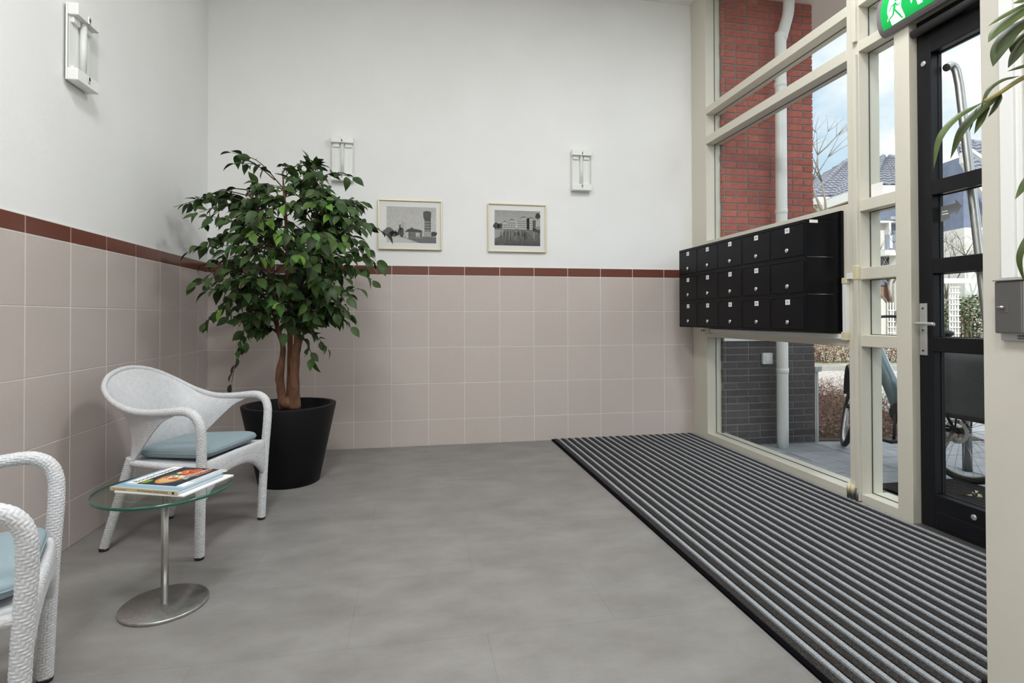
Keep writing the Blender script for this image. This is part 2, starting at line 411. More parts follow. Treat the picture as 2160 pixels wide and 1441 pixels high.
# ================================================================== GLAZED FRONT  (s runs from the back corner towards the door, n outwards)
def wbox(mb, s0, s1, n0, n1, z0, z1): return mb.box(XW+n0, XW+n1, -s1, -s0, z0, z1)
def wpart(name, m, parent, *boxes, bevel=0.0):
    mb = MB()
    for b in boxes: wbox(mb, *b)
    return mb.build(name, m, parent, bevel=bevel)
D0, D1 = 0.0, 0.138
win1 = root_struct('window_1', (XW, -1.0, 0), 'large cream framed window behind the black mailboxes')
wpart('frame_post', 'cream_paint', win1, (0.0, 0.245, D0, D1, 0, 3.96), bevel=0.003)
wpart('frame_post', 'cream_paint', win1, (1.814, 1.900, D0, D1, 0, 3.96), bevel=0.003)
wpart('sill', 'cream_paint', win1, (0.245, 1.814, D0, D1+0.03, 0, 0.060), bevel=0.003)
wpart('panel', 'cream_paint', win1, (0.245, 1.814, D0, D1, 0.900, 1.742), bevel=0.003)
wpart('transom', 'cream_paint', win1, (0.245, 1.814, D0, D1, 2.592, 2.660), bevel=0.003)
wpart('transom', 'cream_paint', win1, (0.245, 1.814, D0, D1, 2.855, 2.917), bevel=0.003)
wpart('head', 'cream_paint', win1, (0.245, 1.814, D0, D1, 3.88, 3.96), bevel=0.003)
def pane(parent, s0, s1, z0, z1, n=0.088, m='window_glass', bead='gasket'):
    wpart('pane', m, parent, (s0+0.001, s1-0.001, n-0.003, n+0.003, z0+0.001, z1-0.001))
    b = 0.004
    wpart('gasket', bead, parent, (s0, s1, n-0.006, n-0.002, z0, z0+b), (s0, s1, n-0.006, n-0.002, z1-b, z1), (s0, s0+b, n-0.006, n-0.002, z0, z1), (s1-b, s1, n-0.006, n-0.002, z0, z1))
for z0, z1 in ((0.060, 0.900), (1.742, 2.592), (2.660, 2.855), (2.917, 3.88)): pane(win1, 0.245, 1.814, z0, z1)
# narrow sidelight
win2 = root_struct('window_2', (XW, -2.0, 0), 'narrow sidelight of stacked panes beside the black door')
wpart('sill', 'cream_paint', win2, (1.900, 2.132, D0, D1+0.03, 0, 0.060), bevel=0.003)
for z0, z1 in ((0.904, 0.971), (1.288, 1.356), (1.680, 1.746), (2.604, 2.660), (2.868, 2.922)):
    wpart('transom', 'cream_paint', win2, (1.900, 2.132, D0, D1, z0, z1), bevel=0.003)
wpart('head', 'cream_paint', win2, (1.900, 2.132, D0, D1, 3.88, 3.96))
for z0, z1 in ((0.060, 0.904), (0.971, 1.288), (1.356, 1.680), (1.746, 2.604), (2.660, 2.868), (2.922, 3.88)): pane(win2, 1.900, 2.132, z0, z1, n=0.072)
# door
door = root_struct('door_1', (XW+0.05, -2.67, 0), 'black glazed entrance door in a cream frame')
wpart('frame_post', 'cream_paint', door, (2.132, 2.220, D0, D1, 0, 3.96), bevel=0.003)
wpart('frame_post', 'cream_paint', door, (3.150, 3.311, D0, D1, 0, 3.96), bevel=0.003)
wpart('frame_head', 'cream_paint', door, (2.220, 3.150, D0, D1, 2.600, 2.660), bevel=0.003)
wpart('frame_head', 'cream_paint', door, (2.220, 3.150, D0, D1, 3.88, 3.96), bevel=0.003)
pane(door, 2.220, 3.150, 2.660, 3.88)
wpart('threshold', 'grey_metal', door, (2.20, 3.17, 0.0, D1+0.05, -0.06, 0.012), bevel=0.003)
DN0, DN1 = 0.046, 0.116
zs = [(0.183, 0.900), (0.972, 1.291), (1.366, 1.687), (1.760, 2.410)]
wpart('stile', 'black_door', door, (2.222, 2.298, DN0, DN1, 0.014, 2.598), bevel=0.003)
wpart('stile', 'black_door', door, (3.060, 3.148, DN0, DN1, 0.014, 2.598), bevel=0.003)
wpart('rail', 'black_door', door, (2.298, 3.060, DN0, DN1, 0.014, 0.183), bevel=0.003)
wpart('rail', 'black_door', door, (2.298, 3.060, DN0, DN1, 2.410, 2.598), bevel=0.003)
for z0, z1 in ((0.900, 0.972), (1.291, 1.366), (1.687, 1.760)): wpart('glazing_bar', 'black_door', door, (2.298, 3.060, DN0, DN1, z0, z1), bevel=0.003)
wpart('kick_panel', 'black_door', door, (2.31, 3.05, DN0-0.006, DN0+0.001, 0.030, 0.105), bevel=0.003)
for z0, z1 in zs:
    pane(door, 2.298, 3.060, z0, z1, n=0.097, bead='black_plastic')
closer = MB().tube([(XW+0.012, -2.235, 2.530), (XW+0.012, -2.9, 2.530)], 0.021, 16).build('closer_rail', 'black_plastic', door)
hp = wpart('handle_plate', 'silver_paint', door, (2.232, 2.272, DN0-0.010, DN0, 0.878, 1.143), bevel=0.003)
MB().tube(spline([(XW+DN0-0.004, -2.250, 1.040), (XW+DN0-0.045, -2.250, 1.040), (XW+DN0-0.055, -2.262, 1.040), (XW+DN0-0.055, -2.30, 1.040), (XW+DN0-0.055, -2.352, 1.038)], 6), 0.0085, 12).build('lever', 'silver_paint', hp)
mb = MB()
for z in (0.902, 1.006, 1.118): mb.lathe([(0, -0.013), (0.0045, -0.013), (0.0045, -0.009)][::-1], (XW+DN0, -2.252, z), 10, axis='x')
mb.build('screw', 'black_plastic', hp)
for (s, z, nm) in ((2.492, 0.139, 'bolt_cap'), (2.262, 2.369, 'bolt_cap')):
    MB().lathe([(0.0135, 0.0), (0.0135, -0.005), (0.010, -0.007), (0.0, -0.007)], (XW+DN0, -s, z), 20, axis='x').build(nm, 'silver_paint', door)
# slanting outside pull bar
pull = spline([(XW+0.118, -2.318, 2.330), (XW+0.150, -2.318, 2.345), (XW+0.172, -2.322, 2.320), (XW+0.176, -2.335, 2.24)], 8)
pull = np.vstack([pull[:-1], spline([(XW+0.176, -2.335, 2.24), (XW+0.176, -2.463, 0.98), (XW+0.176, -2.520, 0.42), (XW+0.176, -2.537, 0.26), (XW+0.168, -2.540, 0.21)], 6), [(XW+0.118, -2.540, 0.19)]])
MB().tube(pull, 0.0195, 20).build('pull_bar', 'brushed_steel', door)
# arrow shaped notice on the second pane and a paper on the sidelight pane
def notice(name, pts, n, col, parent, th=0.0006):
    MB().prism([(XW+n, -s, z) for s, z in pts], (th, 0, 0)).build(name, col, parent)
ar = [(2.305, 1.630), (2.380, 1.632), (2.380, 1.652), (2.412, 1.612), (2.380, 1.573), (2.380, 1.592), (2.350, 1.585), (2.350, 1.560), (2.305, 1.553)]
notice('arrow_sticker', ar, 0.0915, 'sticker', door)
notice('sticker_print', [(2.312, 1.605), (2.340, 1.605), (2.340, 1.600), (2.312, 1.600)], 0.0908, 'paper', door)
notice('sticker_print', [(2.312, 1.592), (2.344, 1.592), (2.344, 1.586), (2.312, 1.586)], 0.0908, 'paper', door)
notice('paper_notice', [(1.912, 1.755), (1.990, 1.755), (1.990, 1.835), (1.912, 1.835)], 0.066, 'paper', win2)

# ================================================================== OUTDOOR SETTING
ZG = -0.06
ground = struct(MB().box(-30, 70, -40, 80, -0.6, ZG-0.03).build('ground', 'joint_sand'))
# building block above and behind the entrance (keeps the sun off the forecourt)
blk = MB().box(-6, XW+0.14, -12, 0.2, 4.21, 8.0); blk.box(-6, 5.165, 0.26, 12, -0.1, 8.0)
struct(blk.build('wall_upper', 'brick_red'))
struct(MB().box(XW+0.14, 5.57, -1.0, 0.25, 3.92, 4.2).build('roof_soffit', 'soffit'))
wall_out = struct(MB().box(XW+0.14, 5.155, -0.262, 0.25, ZG-0.1, 3.92).build('wall_outside', 'mortar'))
BP = 0.0615; ZB0 = ZG + 0.005; band0, band1 = 0.862, 0.96
BC = {}
def brick(w, z, x0, m):
    k = (round(w, 2), m)
    if k not in BC: BC[k] = MB().box(-k[0]/2, k[0]/2, -0.010, 0.01, -0.0255, 0.0255).mesh('brick', m, bevel=0.002, seg=1)
    put('brick', BC[k], wall_out, (x0+w/2, -0.2575 + random.uniform(-0.0012, 0.0012), z + random.uniform(-0.0008, 0.0008)))
z = ZB0 + 0.03; r = 0; rb = random.Random(3)
while z < 3.90:
    if z+0.018 < band0 or z-0.03 > band1:
        m = 'brick_dark' if z < band0 else 'brick_red'
        x = 5.163
        first = (0.10, 0.21)[r % 2]
        L = first; k = 0
        while x > XW+0.16:
            L = max(0.03, min(L, x-(XW+0.145)))
            brick(L, z, x-L, m); x -= L + 0.0105; k += 1
            L = 0.21 if rb.random() > 0.25 else 0.10
        z += BP; r += 1
    else: z += 0.0205
MB().box(XW+0.14, 5.168, -0.285, -0.255, band0, band1).build('stone_band', 'white_paint', wall_out, bevel=0.004)
# paving slabs in front of the door
pav = root_struct('pavement', (5.5, -1.5, ZG))
slab = MB().box(-0.2265, 0.2265, -0.1515, 0.1515, -0.04, 0).mesh('slab', 'slab', bevel=0.004, seg=1)
for i in range(-1, 8):
    for j in range(-10, 5):
        X = 4.68+0.46*i+0.23; Y = -0.557+0.31*j-0.155+(0.0 if i % 2 == 0 else 0.035)
        if X < 5.25 and Y > -0.10: continue
        if X > 5.3 and Y > -0.35 + 0.18*(X-5.3): continue
        put('slab', slab, pav, (X, Y, ZG+random.uniform(-0.003, 0.002)), rot=(random.uniform(-.004, .004), random.uniform(-.004, .004), 0))
# earth bed, road, kerb, grass verge
def eplane(name, us, m, z):
    MBo = MB().prism([ext(u, w, z) for u, w in us], (0, 0, -0.05)); return struct(MBo.build(name, m))
eplane('ground_bed', [(2.77, 4.93), (4.3, 4.93), (4.6, 7.7), (2.4, 7.7)], 'earth', ZG+0.012)
eplane('road', [(-30, 7.7), (60, 7.7), (60, 11.35), (-30, 11.35)], 'road_clinker', ZG-0.005)
eplane('path', [(4.3, 5.3), (30, 5.3), (30, 7.72), (4.6, 7.72)], 'slab', ZG-0.012)
eplane('verge', [(-30, 11.5), (60, 11.5), (60, 30), (-30, 30)], 'verge_grass', ZG+0.05)
kerb = root_struct('kerb', ext(6, 11.42, ZG))
kst = MB().box(-0.495, 0.495, -0.07, 0.07, -0.2, 0.10).mesh('kerb_stone', 'kerb', bevel=0.012, seg=1)
for i in range(-1, 14): put('kerb_stone', kst, kerb, ext(3.0+i*1.0, 11.42, ZG), rot=(0, 0, YAW))

# ================================================================== WICKER ARMCHAIRS
def weave(U, V):
    """relief of a 2/2 twill weave, U along, V around, one unit per strand; V wraps every 4"""
    i = np.floor(U); j = np.floor(V); fu = U-i; fv = V-j
    cu = 1-np.abs(2*fu-1)**2.5; cv = 1-np.abs(2*fv-1)**2.5
    a = np.cos(PI/2*(V+i)); b = -np.cos(PI/2*(U+j))
    return np.maximum(0.45*a+0.75*cu, 0.45*b+0.75*cv) - 0.75

def grid_mesh(name, P, m, wrap_v, smooth=True, caps=True):
    nu, nv = P.shape[:2]
    me = bpy.data.meshes.new(name)
    I = np.arange(nu*nv).reshape(nu, nv)
    if wrap_v: A = I[:-1]; B = np.roll(I, -1, 1)[:-1]; C2 = np.roll(I, -1, 1)[1:]; D = I[1:]
    else: A = I[:-1, :-1]; B = I[:-1, 1:]; C2 = I[1:, 1:]; D = I[1:, :-1]
    q = np.stack([A, B, C2, D], -1).reshape(-1, 4)
    nf = len(q); extra = []
    if wrap_v and caps: extra = [I[0][::-1], I[-1]]
    me.vertices.add(nu*nv); me.vertices.foreach_set('co', P.reshape(-1).astype(np.float32))
    loops = np.concatenate([q.ravel()] + [e for e in extra]) if extra else q.ravel()
    starts = list(np.arange(nf)*4); 
    for k, e in enumerate(extra): starts.append(nf*4 + sum(len(x) for x in extra[:k]))
    me.loops.add(len(loops)); me.loops.foreach_set('vertex_index', loops.astype(np.int32))
    me.polygons.add(len(starts)); me.polygons.foreach_set('loop_start', np.array(starts, np.int32))
    me.polygons.foreach_set('use_smooth', np.array([smooth]*nf + [False]*len(extra)))
    me.materials.append(MATS[m]); me.update(calc_edges=True); me.validate(); return me

def woven_tube(name, path, rad, n_str=16, per=5, u0=0.0, amp=0.0024, split=None, m='wicker', ru=0.0082, sub=5):
    """tube along path with real twill relief; rad per path point"""
    P = np.array(path, float); seg = np.linalg.norm(np.diff(P, axis=0), axis=1); s = np.r_[0, np.cumsum(seg)]
    R = np.full(len(P), rad) if np.isscalar(rad) else np.array(rad, float)
    N = max(4, int(s[-1]/ru*sub)); q = np.linspace(0, s[-1], N)
    X = np.stack([np.interp(q, s, P[:, k]) for k in range(3)], 1); r = np.interp(q, s, R)
    for _ in range(3): X[1:-1] = 0.25*X[:-2]+0.5*X[1:-1]+0.25*X[2:]
    T = np.gradient(X, axis=0); T /= np.linalg.norm(T, axis=1)[:, None]
    a = np.array([0, 0, 1.0]) if abs(T[0][2]) < 0.9 else np.array([1.0, 0, 0])
    nr = a - T[0]*(a @ T[0]); nr /= np.linalg.norm(nr); NN = np.empty_like(X)
    for k in range(N):
        nr = nr - T[k]*(nr @ T[k]); nr /= np.linalg.norm(nr); NN[k] = nr
    BB = np.cross(T, NN); nv = n_str*per
    th = np.arange(nv)/nv*2*PI
    U = np.repeat((u0+q/ru)[:, None], nv, 1); V = np.repeat((np.arange(nv)/per)[None], N, 0)
    rr = r[:, None] + amp*weave(U, V)*np.minimum(1, r[:, None]/0.018)
    D = np.cos(th)[None, :, None]*NN[:, None] + np.sin(th)[None, :, None]*BB[:, None]
    G_ = X[:, None] + rr[..., None]*D
    if split:      # one continuous tube cut into named parts at these fractions of its length
        cut = [0] + [int(f*(N-1)) for f in split] + [N-1]
        return [grid_mesh(nm, G_[a:b+1], m, True, caps=False) for nm, a, b in zip(name, cut[:-1], cut[1:])]
    return grid_mesh(name, G_, m, True), u0+q[-1]/ru

# local frame of the chair: x forward, y to its left, z up
def mirror(p): p = np.array(p, float).copy(); p[:, 1] *= -1; return p
leg_pts = np.array([(.252, -.242, .013), (.258, -.246, .20), (.266, -.252, .38), (.273, -.258, .50), (.274, -.262, .545)])
arm_pts = np.array([(.274, -.262, .545), (.272, -.266, .590), (.258, -.270, .630), (.228, -.272, .655), (.185, -.272, .662), (.10, -.270, .655), (.03, -.268, .652)])
rim_pts = np.array([(.03, -.268, .652), (-.04, -.267, .656), (-.11, -.264, .675), (-.18, -.252, .708), (-.245, -.215, .754), (-.287, -.15, .795), (-.305, -.075, .818), (-.31, 0, .826),
                    (-.305, .075, .818), (-.287, .15, .795), (-.245, .215, .754), (-.18, .252, .708), (-.11, .264, .675), (-.04, .267, .656), (.03, .268, .652)])
CH = {}
loop = np.vstack([spline(leg_pts, 14)[:-1], spline(np.vstack([arm_pts, rim_pts[1:], mirror(arm_pts)[::-1][1:]]), 14)[:-1], spline(mirror(leg_pts)[::-1], 14)])
ls = np.r_[0, np.cumsum(np.linalg.norm(np.diff(loop, axis=0), axis=1))]; ls /= ls[-1]
def frac(p): return float(ls[int(np.argmin(np.linalg.norm(loop-np.array(p), axis=1)))])
f1_, f2_ = frac(arm_pts[0]), frac(rim_pts[0])
fb = frac(arm_pts[3])
rad_ = np.interp(np.minimum(ls, 1-ls), [0, f1_, fb, f2_, f2_+.06, .36, .5], [.0200, .0205, .0195, .0155, .0130, .0115, .0115])
CH['leg_a'], CH['arm_a'], CH['rim'], CH['arm_b'], CH['leg_b'] = woven_tube(('front_leg', 'armrest', 'rim', 'armrest', 'front_leg'), loop, rad_, split=(f1_, f2_, 1-f2_, 1-f1_))
rl = spline([(-.118, -.200, .430), (-.150, -.201, .33), (-.200, -.203, .17), (-.250, -.205, .013)], 12)
rlr = np.linspace(.0205, .0180, len(rl)); CH['rear_a'], _ = woven_tube('rear_leg', rl, rlr); CH['rear_b'], _ = woven_tube('rear_leg', mirror(rl), rlr)
sd = spline([(.262, -.250, .408), (.07, -.226, .402), (-.120, -.202, .408)], 14); CH['side_a'], _ = woven_tube('seat_rail', sd, .0150, n_str=12); CH['side_b'], _ = woven_tube('seat_rail', mirror(sd), .0150, n_str=12)
bk = spline([(-.120, -.200, .405), (-.150, -.10, .405), (-.158, 0, .405), (-.150, .10, .405), (-.120, .200, .405)], 10); CH['back_rail'], _ = woven_tube('seat_rail', bk, .0150, n_str=12)

def shell_mesh():
    # rim curve from the end of one arm round the back to the other, lower edge = arch + seat line
    Rk = np.array([(.150, -.272, .655), (.06, -.269, .650), (-.02, -.267, .652), (-.09, -.265, .667), (-.16, -.257, .698), (-.235, -.222, .748), (-.287, -.15, .795), (-.31, 0, .826)])
    Bk = np.array([(.150, -.270, .642), (.085, -.262, .610), (.03, -.248, .560), (-.025, -.232, .500), (-.075, -.214, .445), (-.122, -.198, .402), (-.146, -.11, .402), (-.158, 0, .402)])
    Rk = np.vstack([Rk, mirror(Rk)[-2::-1]]); Bk = np.vstack([Bk, mirror(Bk)[-2::-1]])
    A = spline(Rk, 30); B = spline(Bk, 30)
    s = np.r_[0, np.cumsum(np.linalg.norm(np.diff(0.5*(A+B), axis=0), axis=1))]
    nu = 480; nv = 170; q = np.linspace(0, s[-1], nu)
    A = np.stack([np.interp(q, s, A[:, k]) for k in range(3)], 1); B = np.stack([np.interp(q, s, B[:, k]) for k in range(3)], 1)
    for _ in range(6):
        A[1:-1] = .25*A[:-2]+.5*A[1:-1]+.25*A[2:]; B[1:-1] = .25*B[:-2]+.5*B[1:-1]+.25*B[2:]
    t = np.linspace(0, 1, nv)[None, :, None]
    P = A[:, None]*(1-t) + B[:, None]*t
    hgt = (A[:, 2]-B[:, 2])[:, None, None]
    # tulip flare: the wall stays upright low down and leans out near the rim
    cx = np.array([0.02, 0, 0]); rad = P - cx; rad[..., 2] = 0; rad /= np.linalg.norm(rad, axis=2)[..., None]+1e-9
    P = P - rad*(0.16*hgt*np.sin(PI*t)*(1-0.3*t))
    du = np.gradient(P, axis=0); dv = np.gradient(P, axis=1); n = np.cross(du, dv); n /= np.linalg.norm(n, axis=2)[..., None]+1e-12
    if (n[nu//2, nv//2] @ np.array([1, 0, 0])) < 0: n = -n
    U = np.repeat((q/0.0075)[:, None], nv, 1); lv = (np.linalg.norm(B-A, axis=1)[:, None]*np.linspace(0, 1, nv)[None])
    h = weave(U*0.0075/0.0095, lv/0.0095)[..., None]*0.0019
    O = np.concatenate([P + n*(0.0035+h), (P - n*(0.0035+h))[:, ::-1]], 1)
    return grid_mesh('back_shell', O, 'wicker', True, caps=True)
CH['shell'] = shell_mesh()

def apron_mesh():
    ny = 260; per = 5; nv = 44*per
    y = np.linspace(-.228, .228, ny); a = np.abs(y)/.228
    top = .432 - .004*a; bot = .352 - .105*a**2.6; xc = .262 + .006*(1-a**2)
    th = np.arange(nv)/nv*2*PI; c, s = np.cos(th), np.sin(th)
    ex = np.sign(c)*np.abs(c)**0.8; ez = np.sign(s)*np.abs(s)**0.55
    hz = (top-bot)/2; P = np.zeros((ny, nv, 3))
    U = np.repeat((y/0.0078)[:, None], nv, 1); V = np.repeat((np.arange(nv)/per)[None], ny, 0)
    h = 1 + 0.0 * U; k = weave(U, V)*0.0018
    P[..., 0] = xc[:, None] + (0.0155+k)*ex[None]; P[..., 1] = y[:, None]; P[..., 2] = ((top+bot)/2)[:, None] + (hz[:, None]+k)*ez[None]
    return grid_mesh('apron', P, 'wicker', True, caps=True)
CH['apron'] = apron_mesh()

def cushion_mesh():
    nu, nv = 64, 64; P = np.zeros((nu, nv, 3)); th = np.linspace(0, 2*PI, nv, endpoint=False); la = np.linspace(-PI/2, PI/2, nu)
    for i, l in enumerate(la):
        cl, sl = math.cos(l), math.sin(l)
        k = np.sign(cl)*abs(cl)**0.30; zz = np.sign(sl)*abs(sl)**0.75
        c, s = np.cos(th), np.sin(th); ex = np.sign(c)*np.abs(c)**0.28; ey = np.sign(s)*np.abs(s)**0.28
        x = 0.070 + 0.196*ex*k; w = 0.195 + 0.022*(x-0.07)/0.19; y = w*ey*k
        rr = np.clip(1-np.maximum(np.abs(ex), np.abs(ey))*k, 0, 1)
        P[i, :, 0] = x; P[i, :, 1] = y; P[i, :, 2] = 0.452 + zz*(0.027 + 0.012*rr**0.6) + (0.006*(x-0.07)/0.19)
    return grid_mesh('cushion', P, 'cushion', True, caps=True)
CH['cushion'] = cushion_mesh()
def seam_mesh():
    th = np.linspace(0, 2*PI, 160, endpoint=False); c, s = np.cos(th), np.sin(th)
    ex = np.sign(c)*np.abs(c)**0.28; ey = np.sign(s)*np.abs(s)**0.28
    x = 0.070 + 0.1965*ex; y = (0.195+0.022*(x-0.07)/0.19)*ey*1.002
    return MB().tube(np.stack([x, y, 0.452+0.006*(x-0.07)/0.19], 1), 0.0025, 6, closed=True).mesh('piping', 'cushion')
CH['seam'] = seam_mesh()
CH['seat'] = MB().prism([(.255, -.235, .398), (.255, .235, .398), (-.13, .195, .398), (-.13, -.195, .398)], (0, 0, .018)).mesh('seat_panel', 'wicker')
def glide(p, tilt): return MB().lathe([(0.016, 0.0), (0.0195, 0.003), (0.0195, 0.014), (0.017, 0.016)], (p[0], p[1], 0), 20).mesh('foot_glide', 'black_plastic')
CH['g'] = [glide(p, 0) for p in ((.252, -.242), (.252, .242), (-.251, -.205), (-.251, .205))]

def chair(label, x, y, deg):
    t = thing('wicker_armchair', label, 'armchair', (0, 0, 0), 'wicker armchairs against the tiled wall')
    for k, nm in (('leg_a', 'front_leg'), ('leg_b', 'front_leg'), ('rear_a', 'rear_leg'), ('rear_b', 'rear_leg')):
        l = put(nm, CH[k], t); put('foot_glide', CH['g'][('leg_a', 'leg_b', 'rear_a', 'rear_b').index(k)], l)
    for k, nm in (('arm_a', 'armrest'), ('arm_b', 'armrest'), ('rim', 'rim'), ('shell', 'back_shell'), ('apron', 'apron'), ('side_a', 'seat_rail'), ('side_b', 'seat_rail'), ('back_rail', 'seat_rail'), ('seat', 'seat_panel')):
        put(nm, CH[k], t)
    c = put('cushion', CH['cushion'], t); put('piping', CH['seam'], c); c['label'] = 'blue grey fabric seat cushion'
    t.location = (x, y, 0); t.rotation_euler = (0, 0, math.radians(deg))
chair('pale woven armchair with blue grey cushion between the glass table and the potted tree', 0.4805, -1.6613, -16.55)
chair('pale woven armchair cut off by the photo edge, nearest the camera', 0.3897, -3.0852, 24.5)

# ================================================================== GLASS SIDE TABLE
TX, TY = 0.675, -2.358
tb = thing('side_table', 'round glass side table on a steel disc foot, magazines on top', 'table', (TX, TY, 0))
MB().lathe([(0.143, 0.0), (0.146, 0.002), (0.146, 0.009), (0.144, 0.0115), (0.0, 0.0115)], (TX, TY, 0), 72).build('base', 'brushed_steel', tb)
MB().lathe([(0.0125, 0.0115), (0.0125, 0.424), (0.0, 0.424)], (TX, TY, 0), 24).build('stem', 'brushed_steel', tb)
MB().lathe([(0.0, 0.424), (0.045, 0.424), (0.045, 0.431), (0.0, 0.431)], (TX, TY, 0), 32).build('top_plate', 'steel', tb)
gt = MB().lathe([(0.0, 0.4315), (0.2265, 0.4315)], (TX, TY, 0), 96, caps=False); gt.lathe([(0.2265, 0.443), (0.0, 0.443)], (TX, TY, 0), 96, caps=False)
tt = gt.build('glass_top', 'table_glass', tb)
MB().lathe([(0.2262, 0.4318), (0.2285, 0.433), (0.2292, 0.437), (0.2285, 0.4415), (0.2262, 0.4427)], (TX, TY, 0), 96, caps=False).build('glass_edge', 'green_edge', tt)

# ------------------------------------------------------------------ magazines and book
def placer(cx, cy, deg):
    c, s = math.cos(math.radians(deg)), math.sin(math.radians(deg))
    return lambda x, y, z: (cx + c*x - s*y, cy + s*x + c*y, z)
# local x along the spine edge facing the camera, y away from it
ORI = math.degrees(math.atan2(-2.508+2.403, 0.796-0.518))
def slab_book(fn, w, d, z0, z1):
    return [fn(0, 0, z0), fn(w, 0, z0), fn(w, d, z0), fn(0, d, z0)], z1-z0
ZTAB = 0.4432
f1 = placer(0.526, -2.405, ORI)
m1 = thing('magazine', 'white bottom magazine lying on the glass under the old book', 'magazine', f1(0, 0, ZTAB))
p, h = slab_book(f1, 0.288, 0.258, ZTAB, ZTAB+0.007); MB().prism(p, (0, 0, h)).build('body', 'paper', m1, bevel=0.0015)
f2 = placer(0.508, -2.392, ORI-1.0)
zb = ZTAB+0.0072
m2 = thing('book', 'old book with cream spine and blue cover between two magazines', 'book', f2(0, 0, zb))
p, h = slab_book(f2, 0.286, 0.222, zb, zb+0.0015); MB().prism(p, (0, 0, h)).build('cover', 'book_blue', m2)
p, h = slab_book(f2, 0.286, 0.222, zb+0.0115, zb+0.0130); MB().prism(p, (0, 0, h)).build('cover', 'book_blue', m2)
p = [f2(0.002, 0.004, zb+0.0015), f2(0.283, 0.004, zb+0.0015), f2(0.283, 0.219, zb+0.0015), f2(0.002, 0.219, zb+0.0015)]
MB().prism(p, (0, 0, 0.010)).build('pages', 'paper', m2)
p = [f2(-0.0005, -0.002, zb), f2(0.2865, -0.002, zb), f2(0.2865, 0.004, zb), f2(-0.0005, 0.004, zb)]
spn = MB().prism(p, (0, 0, 0.0131)).build('spine', 'book_cream', m2)
def spine_text(body, x0, size, z, m, nm='spine_lettering'):
    me = text_mesh(body, nm, size, m, lambda x, y: f2(x0+x, -0.0024, z+y)); put(nm, me, spn)
    for v in me.vertices: v.co -= Vector(ORG[spn.name])
spine_text('De Provincie Zuid-Holland', 0.118, 0.0118, zb+0.0030, 'black_plastic')
spine_text('door de Benelux', 0.012, 0.0085, zb+0.0036, 'brick_red')
MB().prism([f2(0.262, -0.0024, zb+0.003), f2(0.272, -0.0024, zb+0.003), f2(0.272, -0.0024, zb+0.0105), f2(0.264, -0.0024, zb+0.0095)], tuple(np.array(f2(0, -0.0004, 0))-np.array(f2(0, 0, 0)))).build('spine_emblem', 'black_plastic', spn)
# top food magazine, turned: its long side runs away from the camera
f3 = placer(0.548, -2.372, ORI-0.5)
zc = zb+0.0132
m3 = thing('magazine', 'food magazine with a pizza cover lying on top of the pile', 'magazine', f3(0, 0, zc))
p, h = slab_book(f3, 0.246, 0.222, zc, zc+0.0045); MB().prism(p, (0, 0, h)).build('body', 'paper', m3)
cv = MB(); ZC = zc+0.0048
def area(pts, col, lift=0.0): cv.poly([f3(x, y, ZC+lift) for x, y in pts], col)
def oval(cx, cy, a, b, col, lift, n=26, rot=0.0):
    c, s = math.cos(rot), math.sin(rot)
    area([(cx + c*a*math.cos(t)-s*b*math.sin(t), cy + s*a*math.cos(t)+c*b*math.sin(t)) for t in np.linspace(0, 2*PI, n, endpoint=False)], col, lift)
area([(0, 0), (0.246, 0), (0.246, 0.222), (0, 0.222)], (0.030, 0.040, 0.055))
area([(0, 0), (0.046, 0), (0.046, 0.222), (0, 0.222)], (0.80, 0.80, 0.79), 0.0002)
area([(0.214, 0), (0.246, 0), (0.246, 0.222), (0.214, 0.222)], (0.55, 0.58, 0.60), 0.0002)
area([(0.214, 0.0), (0.246, 0.0), (0.246, 0.055), (0.214, 0.055)], (0.80, 0.80, 0.79), 0.0003)
oval(0.062, 0.030, 0.016, 0.024, (0.13, 0.22, 0.03), 0.0003)
oval(0.062, 0.030, 0.010, 0.018, (0.22, 0.35, 0.05), 0.0004)
oval(0.128, 0.105, 0.060, 0.092, (0.10, 0.085, 0.07), 0.0003)
oval(0.122, 0.075, 0.042, 0.058, (0.56, 0.26, 0.08), 0.0004)
oval(0.124, 0.080, 0.035, 0.050, (0.62, 0.40, 0.18), 0.0005)
oval(0.138, 0.160, 0.030, 0.050, (0.52, 0.12, 0.045), 0.0005)
rq = random.Random(5)
for k in range(26):
    oval(0.122+rq.uniform(-.028, .03), 0.095+rq.uniform(-.035, .085), rq.uniform(.006, .015), rq.uniform(.007, .018), rq.choice([(0.42, 0.035, 0.02), (0.50, 0.07, 0.03), (0.62, 0.16, 0.06), (0.70, 0.62, 0.50), (0.10, 0.20, 0.03), (0.60, 0.30, 0.10)]), 0.0006+k*0.00001, 12, rq.uniform(0, 3))
oval(0.115, 0.098, 0.014, 0.017, (0.78, 0.76, 0.68), 0.0009); oval(0.116, 0.095, 0.006, 0.009, (0.06, 0.16, 0.03), 0.0010)
area([(0.150, 0.150), (0.156, 0.150), (0.185, 0.222), (0.170, 0.222)], (0.62, 0.34, 0.20), 0.0007)
area([(0.186, 0.120), (0.196, 0.120), (0.196, 0.205), (0.186, 0.205)], (0.55, 0.16, 0.09), 0.0006)
cvo = cv.mesh('cover', 'print', off=ORG[m3.name], cols=True); cov = put('cover', cvo, m3)
def cover_text(body, x0, y0, size, m, lift=0.0007):
    me = text_mesh(body, 'cover_lettering', size, m, lambda x, y: f3(x0-y, y0+x, ZC+lift)); put('cover_lettering', me, cov)
    for v in me.vertices: v.co -= Vector(ORG[cov.name])
cover_text('Boodschappen', 0.036, 0.012, 0.031, 'black_plastic')
cover_text('gerechten', 0.182, 0.075, 0.030, 'paper', 0.0012)
cover_text('nieuwe', 0.164, 0.090, 0.018, 'paper', 0.0012)

